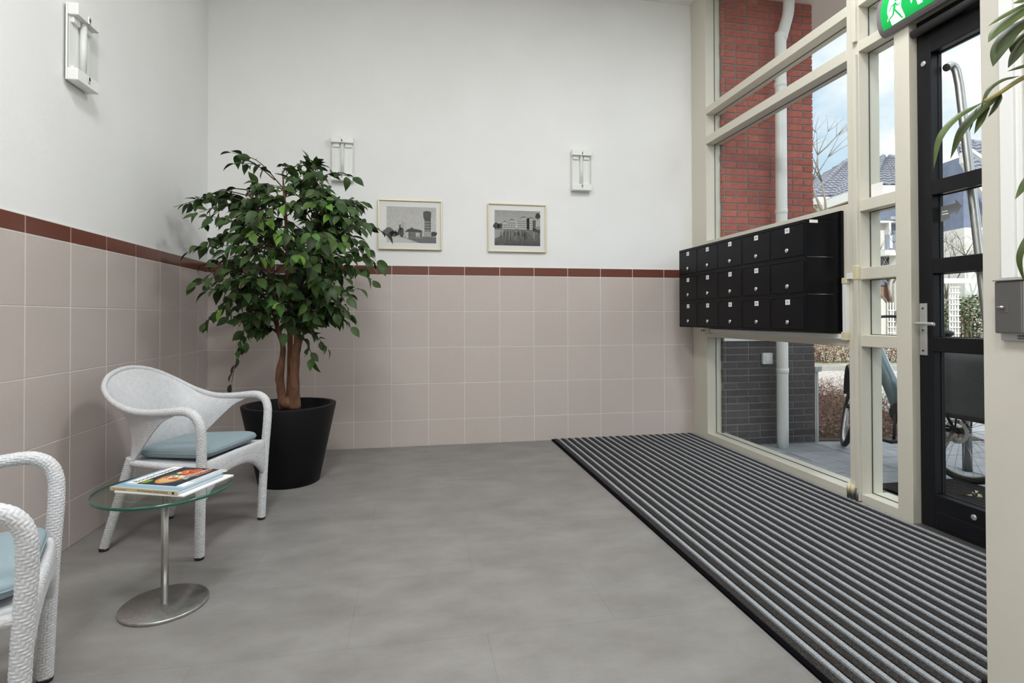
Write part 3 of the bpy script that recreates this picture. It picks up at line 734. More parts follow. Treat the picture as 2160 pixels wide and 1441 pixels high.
# ================================================================== WALL LAMPS
def wall_lamp(label, cx, wall, z0=2.190, z1=2.552):
    """back wall: x = cx; left wall: y = cx"""
    L0 = (cx, -0.0, (z0+z1)/2) if wall == 'back' else (0.0, cx, (z0+z1)/2)
    t = thing('wall_lamp', label, 'lamp', L0, 'white and clear glass wall lamps')
    hw = 0.088
    def mk(nm, m, boxes, bevel=0.0, parent=t, tubes=()):
        mb = MB()
        for (a0, a1, d0, d1, za, zb_) in boxes:
            if wall == 'back': mb.box(cx+a0, cx+a1, -d1, -d0, za, zb_)
            else: mb.box(d0, d1, cx+a0, cx+a1, za, zb_)
        for (a, d, za, zb_, r) in tubes:
            q = (lambda zz: (cx+a, -d, zz)) if wall == 'back' else (lambda zz: (d, cx+a, zz))
            mb.tube([q(za), q(zb_)], r, 16)
        return mb.build(nm, m, parent, bevel=bevel)
    mk('back_plate', 'white_plastic', [(-hw, hw, 0.006, 0.014, z0, z1)], 0.002)
    mk('spacer', 'black_plastic', [(-hw+0.008, hw-0.008, 0.0015, 0.006, z0+0.008, z1-0.008)])
    c1 = mk('end_cap', 'white_plastic', [(-hw, hw, 0.014, 0.058, z0, z0+0.056)], 0.004)
    c2 = mk('end_cap', 'white_plastic', [(-hw, hw, 0.014, 0.058, z1-0.056, z1)], 0.004)
    for c, za, zb_ in ((c1, z0+0.020, z0+0.056), (c2, z1-0.056, z1-0.020)):
        mk('clip', 'chrome', [(-0.009, 0.009, 0.057, 0.062, za, zb_)], 0.002, c)
        mk('clip', 'gasket', [(-0.004, 0.004, 0.061, 0.0635, za+0.010, zb_-0.010)], 0.0, c)
    ga, gb = z0+0.056, z1-0.056
    mk('glass', 'lamp_glass', [(-hw+0.002, hw-0.002, 0.052, 0.057, ga, gb), (-hw+0.002, -hw+0.006, 0.014, 0.052, ga, gb), (hw-0.006, hw-0.002, 0.014, 0.052, ga, gb)])
    mk('reflector', 'white_paint', [(-0.080, -0.018, 0.016, 0.019, ga, gb), (0.018, 0.080, 0.016, 0.019, ga, gb), (-0.018, 0.018, 0.014, 0.016, ga, gb)])
    mk('tube', 'white_paint', [], tubes=[(0.0, 0.034, ga, gb, 0.0135)])
    for a0, a1 in ((-0.074, -0.022), (0.022, 0.074)):
        mk('tube_socket', 'white_paint', [(a0, a1, 0.019, 0.034, gb-0.030, gb)], 0.003); mk('tube_socket', 'white_paint', [(a0, a1, 0.019, 0.034, ga, ga+0.014)], 0.003)
    mk('glass_ridge', 'lamp_glass', [(-0.004, 0.004, 0.057, 0.060, ga, gb), (-0.060, -0.056, 0.057, 0.059, ga, gb), (0.056, 0.060, 0.057, 0.059, ga, gb)])
wall_lamp('white wall lamp above the potted tree, foot hidden by leaves', 1.019, 'back')
wall_lamp('white wall lamp above the lake picture, beside the window', 3.046, 'back')
wall_lamp('white wall lamp high on the side wall, cut by the photo top', -1.690, 'left', 2.185, 2.545)

# ================================================================== FRAMED PHOTOGRAPHS
def framed(label, x0, x1, z0, z1, ix0, ix1, iz0, iz1, paint):
    t = thing('framed_picture', label, 'picture', ((x0+x1)/2, 0, (z0+z1)/2), 'framed black and white photographs')
    w = 0.0095
    for b in ((x0, x1, z1-w, z1), (x0, x1, z0, z0+w), (x0, x0+w, z0+w, z1-w), (x1-w, x1, z0+w, z1-w)):
        MB().box(b[0], b[1], -0.021, -0.003, b[2], b[3]).build('frame', 'gold_frame', t, bevel=0.002)
    MB().box(x0+w, x1-w, -0.008, -0.003, z0+w, z1-w).build('mount', 'passepartout', t)
    pm = MB(); W, H = ix1-ix0, iz1-iz0
    def area(pts, g, layer): pm.poly([(ix0+W*u, -0.0083-layer*0.00012, iz0+H*v) for u, v in pts], (g, g*0.985, g*0.96))
    paint(area)
    put('photo_print', pm.mesh('photo_print', 'print', off=ORG[t.name], cols=True), t)
    MB().box(x0+w, x1-w, -0.0140, -0.0125, z0+w, z1-w).build('glass', 'picture_glass', t)
def blob(area, u, v, a, b, g, layer, n=14, seed=0, rough=0.15):
    q = random.Random(seed); area([(u+a*math.cos(t)*(1+q.uniform(-rough, rough)), v+b*math.sin(t)*(1+q.uniform(-rough, rough))) for t in np.linspace(0, 2*PI, n, endpoint=False)], g, layer)
def rect(area, u0, u1, v0, v1, g, layer): area([(u0, v0), (u1, v0), (u1, v1), (u0, v1)], g, layer)
def tower(area):
    for k in range(6): rect(area, 0, 1, 0.20+k*0.134, 0.20+(k+1)*0.134, 0.60-0.012*k, 0)
    rect(area, 0, 1, 0, 0.20, 0.50, 0)
    area([(0, 0), (0.62, 0), (0.52, 0.06), (0.30, 0.14), (0.18, 0.17), (0, 0.10)], 0.62, 1)
    area([(0.62, 0), (1, 0), (1, 0.17), (0.72, 0.19), (0.30, 0.15)], 0.18, 1)
    area([(0.50, 0.05), (0.60, 0.0), (0.66, 0.0), (0.34, 0.15), (0.30, 0.15)], 0.55, 2)
    for k, (u, v, a, b, g) in enumerate(((0.05, 0.28, 0.10, 0.14, 0.16), (0.14, 0.25, 0.08, 0.10, 0.10), (0.20, 0.24, 0.04, 0.06, 0.07), (0.29, 0.30, 0.065, 0.13, 0.08), (0.27, 0.42, 0.02, 0.11, 0.14), (0.93, 0.26, 0.08, 0.07, 0.07))): blob(area, u, v, a, b, g, 2, 18, k, 0.3)
    for u, h in ((0.31, 0.62), (0.33, 0.58), (0.38, 0.56), (0.26, 0.50)): rect(area, u, u+0.006, 0.2, h, 0.14, 3)
    area([(0.36, 0.30), (0.42, 0.38), (0.47, 0.40), (0.50, 0.44), (0.54, 0.40), (0.70, 0.36), (0.73, 0.30)], 0.09, 4)
    rect(area, 0.38, 0.72, 0.14, 0.30, 0.30, 4)
    rect(area, 0.39, 0.43, 0.13, 0.30, 0.60, 5); rect(area, 0.58, 0.66, 0.19, 0.29, 0.52, 5)
    for u in (0.45, 0.48, 0.52, 0.56, 0.68): rect(area, u, u+0.018, 0.15, 0.29, 0.08, 6)
    rect(area, 0.76, 0.89, 0.20, 0.66, 0.15, 4); rect(area, 0.865, 0.89, 0.20, 0.66, 0.07, 5)
    area([(0.735, 0.88), (0.90, 0.87), (0.895, 0.70), (0.87, 0.64), (0.77, 0.64), (0.74, 0.70)], 0.09, 5)
    for k in range(4): rect(area, 0.735+0.004*k, 0.897, 0.70+0.045*k, 0.715+0.045*k, 0.18, 6)
    for k in range(5): rect(area, 0.75+0.028*k, 0.758+0.028*k, 0.70, 0.86, 0.07, 7)
    for k in range(5): rect(area, 0.762, 0.888, 0.28+0.075*k, 0.30+0.075*k, 0.40, 6)
    area([(0.735, 0.88), (0.80, 0.905), (0.86, 0.90), (0.90, 0.87)], 0.10, 6); rect(area, 0.745, 0.90, 0.18, 0.33, 0.40, 7)
framed('framed grey photograph of a water tower, nearest the potted tree', 1.303, 1.826, 1.643, 2.058, 1.370, 1.778, 1.700, 2.000, tower)
def lake(area):
    for k in range(5): rect(area, 0, 1, 0.5+0.1*k, 0.6+0.1*k, 0.46-0.022*k+0.08*(k == 0), 0)
    q = random.Random(11)
    for k in range(12): rect(area, 0, 1, 0.5-(k+1)*0.0417, 0.5-k*0.0417, 0.24-0.014*k, 0)
    for k in range(70):
        u = q.uniform(0.12, 0.985); v1 = q.uniform(0.36, 0.45); v0 = v1-q.uniform(0.08, 0.30); w_ = q.uniform(0.004, 0.014); g_ = q.choice([0.04, 0.06, 0.10, 0.26, 0.32])
        area([(u, v0), (u+w_, v0+0.02), (u+w_, v1), (u, v1)], g_, 1)
    for k in range(60):
        u = q.uniform(0.0, 0.9); v = q.uniform(0.02, 0.40); rect(area, u, u+q.uniform(0.03, 0.12), v, v+0.006, q.choice([0.06, 0.14, 0.22]), 1)
    area([(0, 0.18), (0.18, 0.30), (0.20, 0.44), (0, 0.44)], 0.36, 1)
    for k, (u, a, b) in enumerate(((0.04, 0.06, 0.09), (0.12, 0.06, 0.08), (0.21, 0.06, 0.07))): blob(area, u, 0.52+b*0.4, a, b, 0.07, 2, 16, k, 0.3)
    for (u0, u1, t0, t1) in ((0.16, 0.28, 0.63, 0.66), (0.28, 0.46, 0.68, 0.72), (0.50, 0.76, 0.74, 0.80), (0.70, 0.90, 0.78, 0.76)):
        area([(u0, 0.47), (u1, 0.45), (u1, t1), ((u0+u1)/2, max(t0, t1)+0.03), (u0, t0)], 0.46, 3)
        n = max(3, int((u1-u0)/0.035))
        for k in range(n):
            for l in range(4):
                u = u0+(u1-u0)*(k+0.25)/n; v = 0.50+l*0.062
                if v < min(t0, t1)-0.03: rect(area, u, u+0.016, v, v+0.034, 0.06, 4)
        for l in range(4): rect(area, u0, u1, 0.488+l*0.062, 0.496+l*0.062, 0.62, 4)
        area([(u0-0.01, t0-0.01), ((u0+u1)/2, max(t0, t1)+0.045), (u1+0.01, t1-0.01), ((u0+u1)/2, max(t0, t1)+0.015)], 0.12, 5)
    rect(area, 0.83, 0.90, 0.46, 0.74, 0.10, 5); area([(0.84, 0.42), (1, 0.36), (1, 0.46), (0.84, 0.50)], 0.08, 5)
    rect(area, 0.2, 1, 0.445, 0.462, 0.12, 4); blob(area, 0.95, 0.86, 0.06, 0.09, 0.05, 6, 18, 9, 0.35); blob(area, 0.96, 0.53, 0.05, 0.06, 0.30, 4, 16, 4, 0.3)
framed('framed grey photograph of apartment blocks by a lake, nearest the mailboxes', 2.218, 2.730, 1.640, 2.057, 2.275, 2.678, 1.696, 2.000, lake)

# ================================================================== ENTRANCE MAT
MX0, MX1, MY0, MY1 = 2.775, 4.112, -3.275, -0.004
em = thing('entrance_mat', 'striped black and grey ribbed entrance mat along the glazed front', 'mat', ((MX0+MX1)/2, (MY0+MY1)/2, 0))
MB().box(MX0, MX1, MY0, MY1, 0.0008, 0.004).build('backing', 'mat_base', em)
MB().box(MX0, MX0+0.018, MY0, MY1, 0.004, 0.010).build('edge_strip', 'mat_base', em)
wid = MB().box(-0.0143, 0.0143, -(MY1-MY0)/2, (MY1-MY0)/2, 0, 0.010).mesh('dark_strip', 'mat_dark', bevel=0.0015, seg=1)
nar = MB().box(-0.0082, 0.0082, -(MY1-MY0)/2, (MY1-MY0)/2, 0, 0.011).mesh('light_strip', 'mat_light', bevel=0.0012, seg=1)
x = MX0+0.034
while x < MX1-0.012:
    put('dark_strip', wid, em, (x, (MY0+MY1)/2, 0.004))
    if x+0.0315 < MX1-0.008: put('light_strip', nar, em, (x+0.0315, (MY0+MY1)/2, 0.004))
    x += 0.0628

# ================================================================== MAILBOXES
BX0 = XW-0.255; S0, S1 = 0.236, 1.774; ZM0, ZM1 = 0.990, 1.652
bank = thing('mailbox_bank', 'bank of fifteen black mailboxes in three rows fixed to the window frame', 'mailbox', (XW-0.13, -(S0+S1)/2, ZM0))
mbx = MB()
yy0, yy1 = -S1, -S0
for i in range(3):
    za = ZM0+i*0.2207; zb_ = za+0.2192
    mbx.box(BX0+0.012, XW-0.022, yy0, yy1, za, zb_)
mbx.build('body', 'black_box', bank, bevel=0.0015)
MB().prism([(BX0+0.012, yy0-0.0005, ZM1), (XW-0.022, yy0-0.0005, ZM1), (XW-0.022, yy0-0.0005, ZM1+0.052)], (0, yy1-yy0+0.001, 0)).build('hood', 'black_box', bank)
MB().box(XW-0.022, XW-0.004, yy0-0.012, yy1+0.006, ZM0-0.012, ZM1+0.056).build('mounting_board', 'black_box', bank, bevel=0.002)
cw = (S1-S0)/5
for r_ in range(3):
    za = ZM0+r_*0.2207
    for c_ in range(5):
        ya = -(S0+c_*cw); yb_ = ya-cw
        # surround
        fr = MB(); e = 0.008
        fr.box(BX0+0.002, BX0+0.012, yb_, ya, za, za+e); fr.box(BX0+0.002, BX0+0.012, yb_, ya, za+0.2207-0.020, za+0.2207-0.001)
        fr.box(BX0+0.002, BX0+0.012, ya-e, ya, za+e, za+0.2); fr.box(BX0+0.002, BX0+0.012, yb_, yb_+e, za+e, za+0.2)
        fr.build('surround', 'black_box', bank)
        dr = MB().box(BX0, BX0+0.011, yb_+e+0.003, ya-e-0.003, za+e+0.003, za+0.2207-0.024).build('door', 'black_box', bank, bevel=0.002)
        yc = (ya+yb_)/2; zt = za+0.2207-0.045
        if not (r_ == 1 and c_ == 4):
            pl = MB().box(BX0-0.0015, BX0, yc-0.020, yc+0.020, zt-0.016, zt+0.016); pl.cur = 1
            for k in (-1, 1): pl.box(BX0-0.0020, BX0-0.0015, yc+k*0.005-0.0022, yc+k*0.005+0.0022, zt-0.007, zt+0.007)
            pl.build('name_plate', ['white_plastic', 'grey_metal'], dr)
        MB().lathe([(0.0, -0.008), (0.0125, -0.008), (0.0140, -0.004), (0.0140, 0.0)], (BX0, yc, za+0.052), 18, axis='x').build('lock', 'chrome', dr)
MB().box(BX0+0.030, BX0+0.085, yy0-0.0015, yy0, ZM1-0.020, ZM1-0.002).build('sticker', 'paper', bank)
for k in (1, 2): MB().box(BX0+0.014, XW-0.07, yy0-0.0008, yy0+0.001, ZM0+k*0.2207-0.0012, ZM0+k*0.2207).build('seam', 'chrome', bank)
# white cable trunking under and beside the bank, elbows, junction box
ct = thing('cable_trunking', 'white cable trunking running below the mailboxes and up the mullion', 'trunking', (XW-0.012, -1.0, 0.945))
MB().box(XW-0.026, XW-0.001, -1.792, -0.33, 0.943, 0.973).build('run', 'white_plastic', ct, bevel=0.002)
MB().box(XW-0.024, XW-0.001, -1.822, -1.792, 0.985, 1.27).build('run', 'white_plastic', ct, bevel=0.002)
MB().box(XW-0.027, XW-0.001, -1.825, -1.784, 0.936, 0.985).build('elbow', 'yellow_plastic', ct, bevel=0.003)
MB().box(XW-0.027, XW-0.001, -1.828, -1.790, 1.27, 1.305).build('elbow', 'yellow_plastic', ct, bevel=0.003)
MB().box(XW-0.026, XW-0.001, -1.868, -1.826, 1.295, 1.33).build('run', 'white_plastic', ct, bevel=0.002)
MB().box(XW-0.020, XW-0.001, -1.898, -1.872, 0.02, 2.59).build('run', 'cream_paint', ct, bevel=0.002)
MB().box(XW-0.024, XW-0.001, -1.902, -1.866, 1.29, 1.37).build('elbow', 'yellow_plastic', ct, bevel=0.003)
MB().box(XW-0.020, XW-0.001, -1.898, -1.872, 2.665, 3.9).build('run', 'cream_paint', ct, bevel=0.002)
for k, (s_, m_) in enumerate(((1.822, 'yellow_plastic'), (1.850, 'yellow_plastic'), (1.884, 'grey_metal'))):
    MB().tube([(XW-0.014, -s_, 0.003), (XW-0.014, -s_, 0.088)], 0.0125, 14).build('floor_conduit', 'grey_metal', ct)
    if k < 2: MB().tube([(XW-0.014, -s_, 0.052), (XW-0.014, -s_, 0.10)], 0.0135, 14).build('floor_conduit', m_, ct)
jb = thing('junction_box', 'small white junction box with two brown holes below the leftmost mailbox', 'junction box', (XW-0.02, -0.27, 0.94))
MB().box(XW-0.036, XW-0.001, -0.335, -0.20, 0.930, 0.982).build('case', 'cream_paint', jb, bevel=0.003)
for k in (0, 1): MB().lathe([(0.0, -0.0375), (0.010, -0.0375), (0.010, -0.036)], (XW, -0.222-0.034*k, 0.957), 16, axis='x').build('hole', 'bark', jb)

# ================================================================== EXIT SIGN over the door, its face bulging into the room
es = thing('exit_sign', 'green and white lit exit sign with a running figure above the door', 'sign', (XW-0.03, -2.30, 2.69))
EZ0, EZ1, ES0, ES1 = 2.585, 2.795, 2.088, 2.480
def bulge(z):
    v = (z-(EZ0+EZ1)/2)/((EZ1-EZ0)/2); return 0.012 + 0.050*math.sqrt(max(0.0, 1-0.96*v*v))
NZ = 20
prof = [(XW-bulge(EZ0+(EZ1-EZ0)*k/NZ), EZ0+(EZ1-EZ0)*k/NZ) for k in range(NZ+1)]
body = MB().prism([(x_, -ES1, z_) for x_, z_ in prof] + [(XW-0.001, -ES1, EZ1), (XW-0.001, -ES1, EZ0)], (0, ES1-ES0, 0)).build('housing', 'exit_grey', es)
def sign_area(nm, pts, m, lift, sub=0.012):
    """polygon on the curved face, cut into horizontal strips so it follows the bulge"""
    bm = bmesh.new(); vs = [bm.verts.new((0, -s_, z_)) for s_, z_ in pts]; bm.faces.new(vs)
    z = EZ0
    while z < EZ1:
        g = bm.verts[:]+bm.edges[:]+bm.faces[:]
        bmesh.ops.bisect_plane(bm, geom=g, plane_co=(0, 0, z), plane_no=(0, 0, 1)); z += sub
    bmesh.ops.triangulate(bm, faces=bm.faces[:])
    for v in bm.verts: v.co.x = XW-bulge(v.co.z)-lift
    off = Vector(ORG[es.name])
    for v in bm.verts: v.co -= off
    me = bpy.data.meshes.new(nm); bm.to_mesh(me); bm.free(); me.materials.append(MATS[m]); return put(nm, me, es)
sign_area('green_face', [(ES0+0.028, EZ0+0.020), (ES1-0.02, EZ0+0.020), (ES1-0.02, EZ1-0.014), (ES0+0.028, EZ1-0.014)], 'exit_green', 0.0012)
sign_area('white_panel', [(2.168, 2.765), (2.163, 2.729), (2.160, 2.707), (2.158, 2.677), (2.162, 2.652), (2.150, 2.637), (2.166, 2.637), (2.170, 2.626), (2.169, 2.608), (2.246, 2.609), (2.249, 2.620), (2.246, 2.637), (2.240, 2.660), (2.239, 2.679), (2.242, 2.701), (2.246, 2.765)], 'exit_white', 0.0020)
def stroke(a, b, w): 
    d = np.array(b)-np.array(a); d /= np.linalg.norm(d); n_ = np.array([-d[1], d[0]])*w/2
    return [tuple(np.array(a)+n_), tuple(np.array(a)-n_), tuple(np.array(b)-n_), tuple(np.array(b)+n_)]
for nm, a, b, w in (('figure', (2.170, 2.678), (2.184, 2.699), .006), ('figure', (2.184, 2.699), (2.210, 2.703), .008), ('figure', (2.208, 2.702), (2.221, 2.684), .007), ('figure', (2.221, 2.684), (2.238, 2.690), .006),
                    ('figure', (2.206, 2.708), (2.200, 2.676), .015), ('figure', (2.198, 2.680), (2.230, 2.626), .009), ('figure', (2.200, 2.680), (2.190, 2.650), .010), ('figure', (2.192, 2.651), (2.160, 2.639), .008), ('figure', (2.226, 2.628), (2.236, 2.614), .007)):
    sign_area(nm, stroke(a, b, w), 'exit_green', 0.0030)
sign_area('figure', [(2.212+0.0115*math.cos(t), 2.724+0.0125*math.sin(t)) for t in np.linspace(0, 2*PI, 16, endpoint=False)], 'exit_green', 0.0030)
sign_area('arrow', [(2.296, 2.650), (2.276, 2.745), (2.318, 2.700)], 'exit_white', 0.0026)
sign_area('arrow', [(2.326, 2.628), (2.351, 2.628), (2.361, 2.700), (2.392, 2.700), (2.340, 2.768), (2.290, 2.700), (2.318, 2.700)], 'exit_white', 0.0022)

# ================================================================== INTERCOM on the pier
XP = 3.2
ic = thing('intercom_panel', 'grey metal intercom box on the cream pier beside the door', 'intercom', (XP, -3.45, 1.09))
MB().box(XP-0.012, XP-0.0005, -3.56, -3.366, 1.010, 1.170).build('back_plate', 'silver_paint', ic, bevel=0.003)
MB().box(XP-0.034, XP-0.012, -3.438, -3.368, 1.030, 1.172).build('case', 'grey_metal', ic, bevel=0.004)
MB().box(XP-0.036, XP-0.012, -3.455, -3.4385, 1.030, 1.172).build('trim_strip', 'steel', ic, bevel=0.004)
MB().box(XP-0.034, XP-0.012, -3.556, -3.456, 1.030, 1.172).build('case', 'grey_metal', ic, bevel=0.004)
MB().box(XP-0.040, XP-0.010, -3.556, -3.367, 1.172, 1.178).build('top_ledge', 'silver_paint', ic, bevel=0.002)
sq = MB().box(XP-0.0352, XP-0.0335, -3.405, -3.383, 1.086, 1.114).build('latch_plate', 'grey_metal', ic, bevel=0.0006)
MB().tube([(XP-0.039, -3.380, 1.101), (XP-0.039, -3.397, 1.101)], 0.0038, 12).build('latch', 'steel', sq)
for k in range(6): MB().box(XP-0.0135, XP-0.0118, -3.416-0.0075*(k % 3), -3.410-0.0075*(k % 3), 1.0145+0.0065*(k//3), 1.0195+0.0065*(k//3)).build('button', 'grey_metal', ic)
pt = thing('cable_duct', 'white vertical cable duct above the intercom box', 'trunking', (XP-0.008, -3.39, 2.4))
MB().box(XP-0.018, XP-0.0005, -3.408, -3.374, 1.180, 3.955).build('cover', 'white_plastic', pt, bevel=0.002)
MB().box(XP-0.010, XP-0.0005, -3.424, -3.408, 1.180, 3.955).build('base', 'white_plastic', pt, bevel=0.002)

# ================================================================== ADDED FILL LAMPS (unseen on the ceiling, put in to brighten the room)
for (x, y) in ((3.15, -2.5), (1.2, -3.6), (1.2, -5.2)):
    t = thing('fill_lamp', {-2.5: 'flat square unseen fill lamp added before the camera, nearest the black mailboxes', -3.6: 'flat square unseen fill lamp added above the camera, middle one', -5.2: 'flat square unseen fill lamp added behind the camera'}[y], 'lamp', (x, y, 3.96), 'added fill lamps overhead')
    MB().box(x-0.32, x+0.32, y-0.32, y+0.32, 3.915, 3.9595).build('housing', 'white_plastic', t, bevel=0.004)
    MB().box(x-0.29, x+0.29, y-0.29, y+0.29, 3.911, 3.916).build('diffuser', 'fill_panel', t)
    la = bpy.data.lights.new('fill_light', 'AREA'); la.shape = 'SQUARE'; la.size = 0.56; la.energy = FILL_LAMP_POWER*(1.02 if y > -3 else 1.28); la.color = (0.965, 0.985, 1.0)
    lo = bpy.data.objects.new('fill_light', la); COL.objects.link(lo); lo.location = (0, 0, -0.055); lo.parent = t

# ================================================================== POTTED WEEPING FIG
PX, PY = 0.785, -0.815
def leaf_mesh(L, W, curl, m, fold=0.35, n=5):
    """ovate pointed leaf, base at the origin, growing along +x, midrib folded"""
    mb = MB(); prof = [(0.0, 0.04), (0.10, 0.50), (0.25, 0.88), (0.44, 1.0), (0.64, 0.82), (0.80, 0.46), (0.90, 0.18), (1.0, 0.0)]
    vs = []; fs = []
    for t, w in prof:
        x = L*t; z = -curl*L*t*t
        vs += [(x, -W/2*w, z+fold*W/2*w), (x, 0, z), (x, W/2*w, z+fold*W/2*w)]
    for k in range(len(prof)-1):
        a = 3*k; fs += [(a, a+1, a+4, a+3), (a+1, a+2, a+5, a+4)]
    mb.add(vs, fs, None, True); return mb.mesh('leaf', m), np.array(vs), fs
LEAVES = {}
for m in ('leaf_dark', 'leaf_mid', 'leaf_light'):
    LEAVES[m] = [leaf_mesh(.088, .050, c, m) for c in (.15, .3, .5)]
def basis(d, up):
    d = np.array(d, float); d /= np.linalg.norm(d); u = np.array(up, float); u -= d*(u @ d)
    if np.linalg.norm(u) < 1e-4: u = np.array([1.0, 0, 0]) - d*d[0]
    u /= np.linalg.norm(u); s = np.cross(u, d); return np.stack([d, s, u], 1)

fig = thing('potted_fig_tree', 'bushy weeping fig tree with brown braided trunk growing in the black pot', 'plant', (PX, PY, 0.34))
pot = thing('planter', 'tall tapered round black planter holding the fig tree', 'planter', (PX, PY, 0))
MB().lathe([(0.0, 0.001), (0.183, 0.001), (0.190, 0.006), (0.2935, 0.503), (0.292, 0.508), (0.262, 0.508), (0.258, 0.503), (0.240, 0.40), (0.0, 0.40)], (PX, PY, 0), 72).build('shell', 'pot_black', pot)
MB().lathe([(0.0, 0.425), (0.236, 0.412), (0.236, 0.402), (0.0, 0.402)], (PX, PY, 0), 40).build('soil', 'soil', pot)
WT = float((np.array([PX, PY, 0])-CAM) @ FW)
def T(px, py, dw=0.0): return at(px, py, WT+dw)
stems = [
    ([(598, 862), (592, 815), (590, 790), (597, 735), (585, 690), (577, 640), (572, 560), (556, 470), (520, 400)], [.031, .026, .028, .016, .016, .014, .012, .008, .004], (0.0, 0.03)),
    ([(608, 862), (611, 800), (612, 730), (611, 660), (608, 600), (605, 500), (600, 420), (596, 360)], [.020, .018, .018, .017, .016, .013, .009, .004], (0.06, 0.02)),
    ([(622, 862), (621, 800), (624, 745), (629, 715), (622, 680), (632, 620), (650, 530), (668, 440), (660, 370)], [.038, .030, .028, .026, .022, .017, .014, .010, .004], (-0.03, -0.05)),
]
stem_pts = []
for pts, rad, (d0, d1) in stems:
    P3 = np.array([T(x, y, d0+(d1-d0)*i/len(pts)) for i, (x, y) in enumerate(pts)]); sp_ = spline(P3, 10)
    rr_ = np.interp(np.linspace(0, 1, len(sp_)), np.linspace(0, 1, len(rad)), rad)*(1+0.05*np.sin(np.arange(len(sp_))*0.9))
    MB().tube(sp_, rr_, 16).build('trunk', 'bark', fig); stem_pts.append(sp_)
MB().ball(T(611, 850, -0.01), 0.058, 16, sc=(1.15, 1, 0.8)).build('root_flare', 'bark', fig)

outline = [(372, 437), (405, 421), (470, 405), (505, 392), (500, 360), (540, 345), (590, 372), (640, 338), (668, 340), (740, 372), (705, 400), (760, 425), (785, 442), (812, 492), (795, 505), (788, 530), (798, 558), (783, 590), (750, 640), (742, 688), (700, 662), (672, 690), (640, 690), (600, 680), (560, 640), (548, 690), (520, 735), (495, 690), (462, 650), (428, 700), (424, 668), (445, 640), (408, 598), (400, 560), (394, 530), (412, 490), (420, 468)]
def inside(x, y, poly=outline):
    c = False; j = len(poly)-1
    for i in range(len(poly)):
        xi, yi = poly[i]; xj, yj = poly[j]
        if (yi > y) != (yj > y) and x < (xj-xi)*(y-yi)/(yj-yi)+xi: c = not c
        j = i
    return c
allstem = np.vstack([s[int(len(s)*0.42):] for s in stem_pts])
twigs = []
fr = random.Random(21)
# branches that stand out of the outline: start, end and depth offset
for a, b, dw, n in (((600, 400), (490, 322), 0.0, 9), ((580, 380), (497, 345), -.1, 6), ((560, 440), (366, 437), -.05, 12), ((650, 400), (648, 338), .0, 6), ((655, 390), (742, 374), -.1, 9), ((690, 470), (812, 492), .1, 10), ((700, 520), (798, 560), -.05, 10),
                    ((570, 620), (522, 720), -.15, 9), ((535, 650), (488, 808), -.1, 11), ((560, 600), (425, 690), -.1, 13), ((550, 560), (412, 600), .1, 12), ((630, 710), (664, 765), -.1, 7), ((632, 700), (690, 735), .05, 8), ((640, 650), (740, 688), -.1, 12),
                    ((660, 560), (785, 590), -.2, 12), ((560, 500), (400, 530), -.2, 12), ((610, 650), (600, 700), -.2, 8), ((575, 640), (545, 690), .1, 8), ((650, 600), (705, 660), -.25, 10), ((560, 560), (470, 650), -.3, 12), ((690, 450), (765, 428), .0, 9)):
    twigs.append((T(*a, dw*0.4), T(*b, dw), n, True))
cx0, cy0 = 600, 520
while len(twigs) < 200:
    x = fr.uniform(380, 810); y = fr.uniform(335, 700)
    if not inside(x, y): continue
    e = min(1.0, math.hypot((x-cx0)/215, (y-cy0)/190))
    dw = fr.choice((-1, -1, 1))*math.sqrt(max(0.03, 1-e*e))*fr.uniform(0.25, 0.58)
    end = T(x, y, dw)
    d = np.linalg.norm(allstem-end+np.array([0, 0, 0.12]), axis=1); st = allstem[int(np.argmin(d + rng.uniform(0, .25, len(d))))]
    twigs.append((st, end, fr.randint(8, 12), False))
tw = MB(); leaves = []
for st, end, n, out in twigs:
    mid = 0.5*(st+end); mid[2] += 0.10*np.linalg.norm(end-st)+0.02
    path = spline([st, mid, end], 8); Lr = np.linalg.norm(end-st)
    tw.tube(path, np.linspace(.0045, .0014, len(path)), 5)
    for k in range(n):
        t = 0.30+0.70*k/(n-1); p = path[min(len(path)-1, int(t*(len(path)-1)))]
        tan = path[min(len(path)-1, int(t*(len(path)-1))+1)]-path[max(0, int(t*(len(path)-1))-1)]; tan /= np.linalg.norm(tan)+1e-9
        side = np.cross(tan, (0, 0, 1)); side /= np.linalg.norm(side)+1e-9
        sgn = 1 if k % 2 else -1
        d = 0.55*tan + sgn*fr.uniform(.3, .9)*side + np.array([0, 0, -1])*fr.uniform(-.1, .9) + rng.normal(0, .25, 3)
        if k == n-1: d = tan + np.array([0, 0, -.35])
        up = np.array([0, 0, 1.0]) + rng.normal(0, .5, 3) - 0.35*FW + 0.25*(p-np.array([PX, PY, 1.4]))
        m = fr.choices(('leaf_dark', 'leaf_mid', 'leaf_light'), (62, 30, 8))[0]
        leaves.append((p + d*0.006, basis(d, up), fr.uniform(.72, 1.12), m, fr.randrange(3)))
tw.build('twigs', 'twig', fig)['kind'] = 'stuff'
leaves = [l for l in leaves if l[0][0] > 0.10 and l[0][1] < -0.09]
leaves.sort(key=lambda l: (l[0]-CAM) @ FW)
mass = MB()
for i, (p, B, s, m, k) in enumerate(leaves):
    me, vs, fs = LEAVES[m][k]
    if i < 295:
        o = put('leaf', me, fig); M4 = Matrix(np.block([[B*s, (p-np.array(ORG[fig.name]))[:, None]], [np.zeros((1, 3)), np.ones((1, 1))]]).tolist()); o.matrix_basis = M4
    else: mass.add((vs*s) @ B.T + p, fs, None, True)
mass.build('foliage', 'leaf_mass', fig)['kind'] = 'stuff'

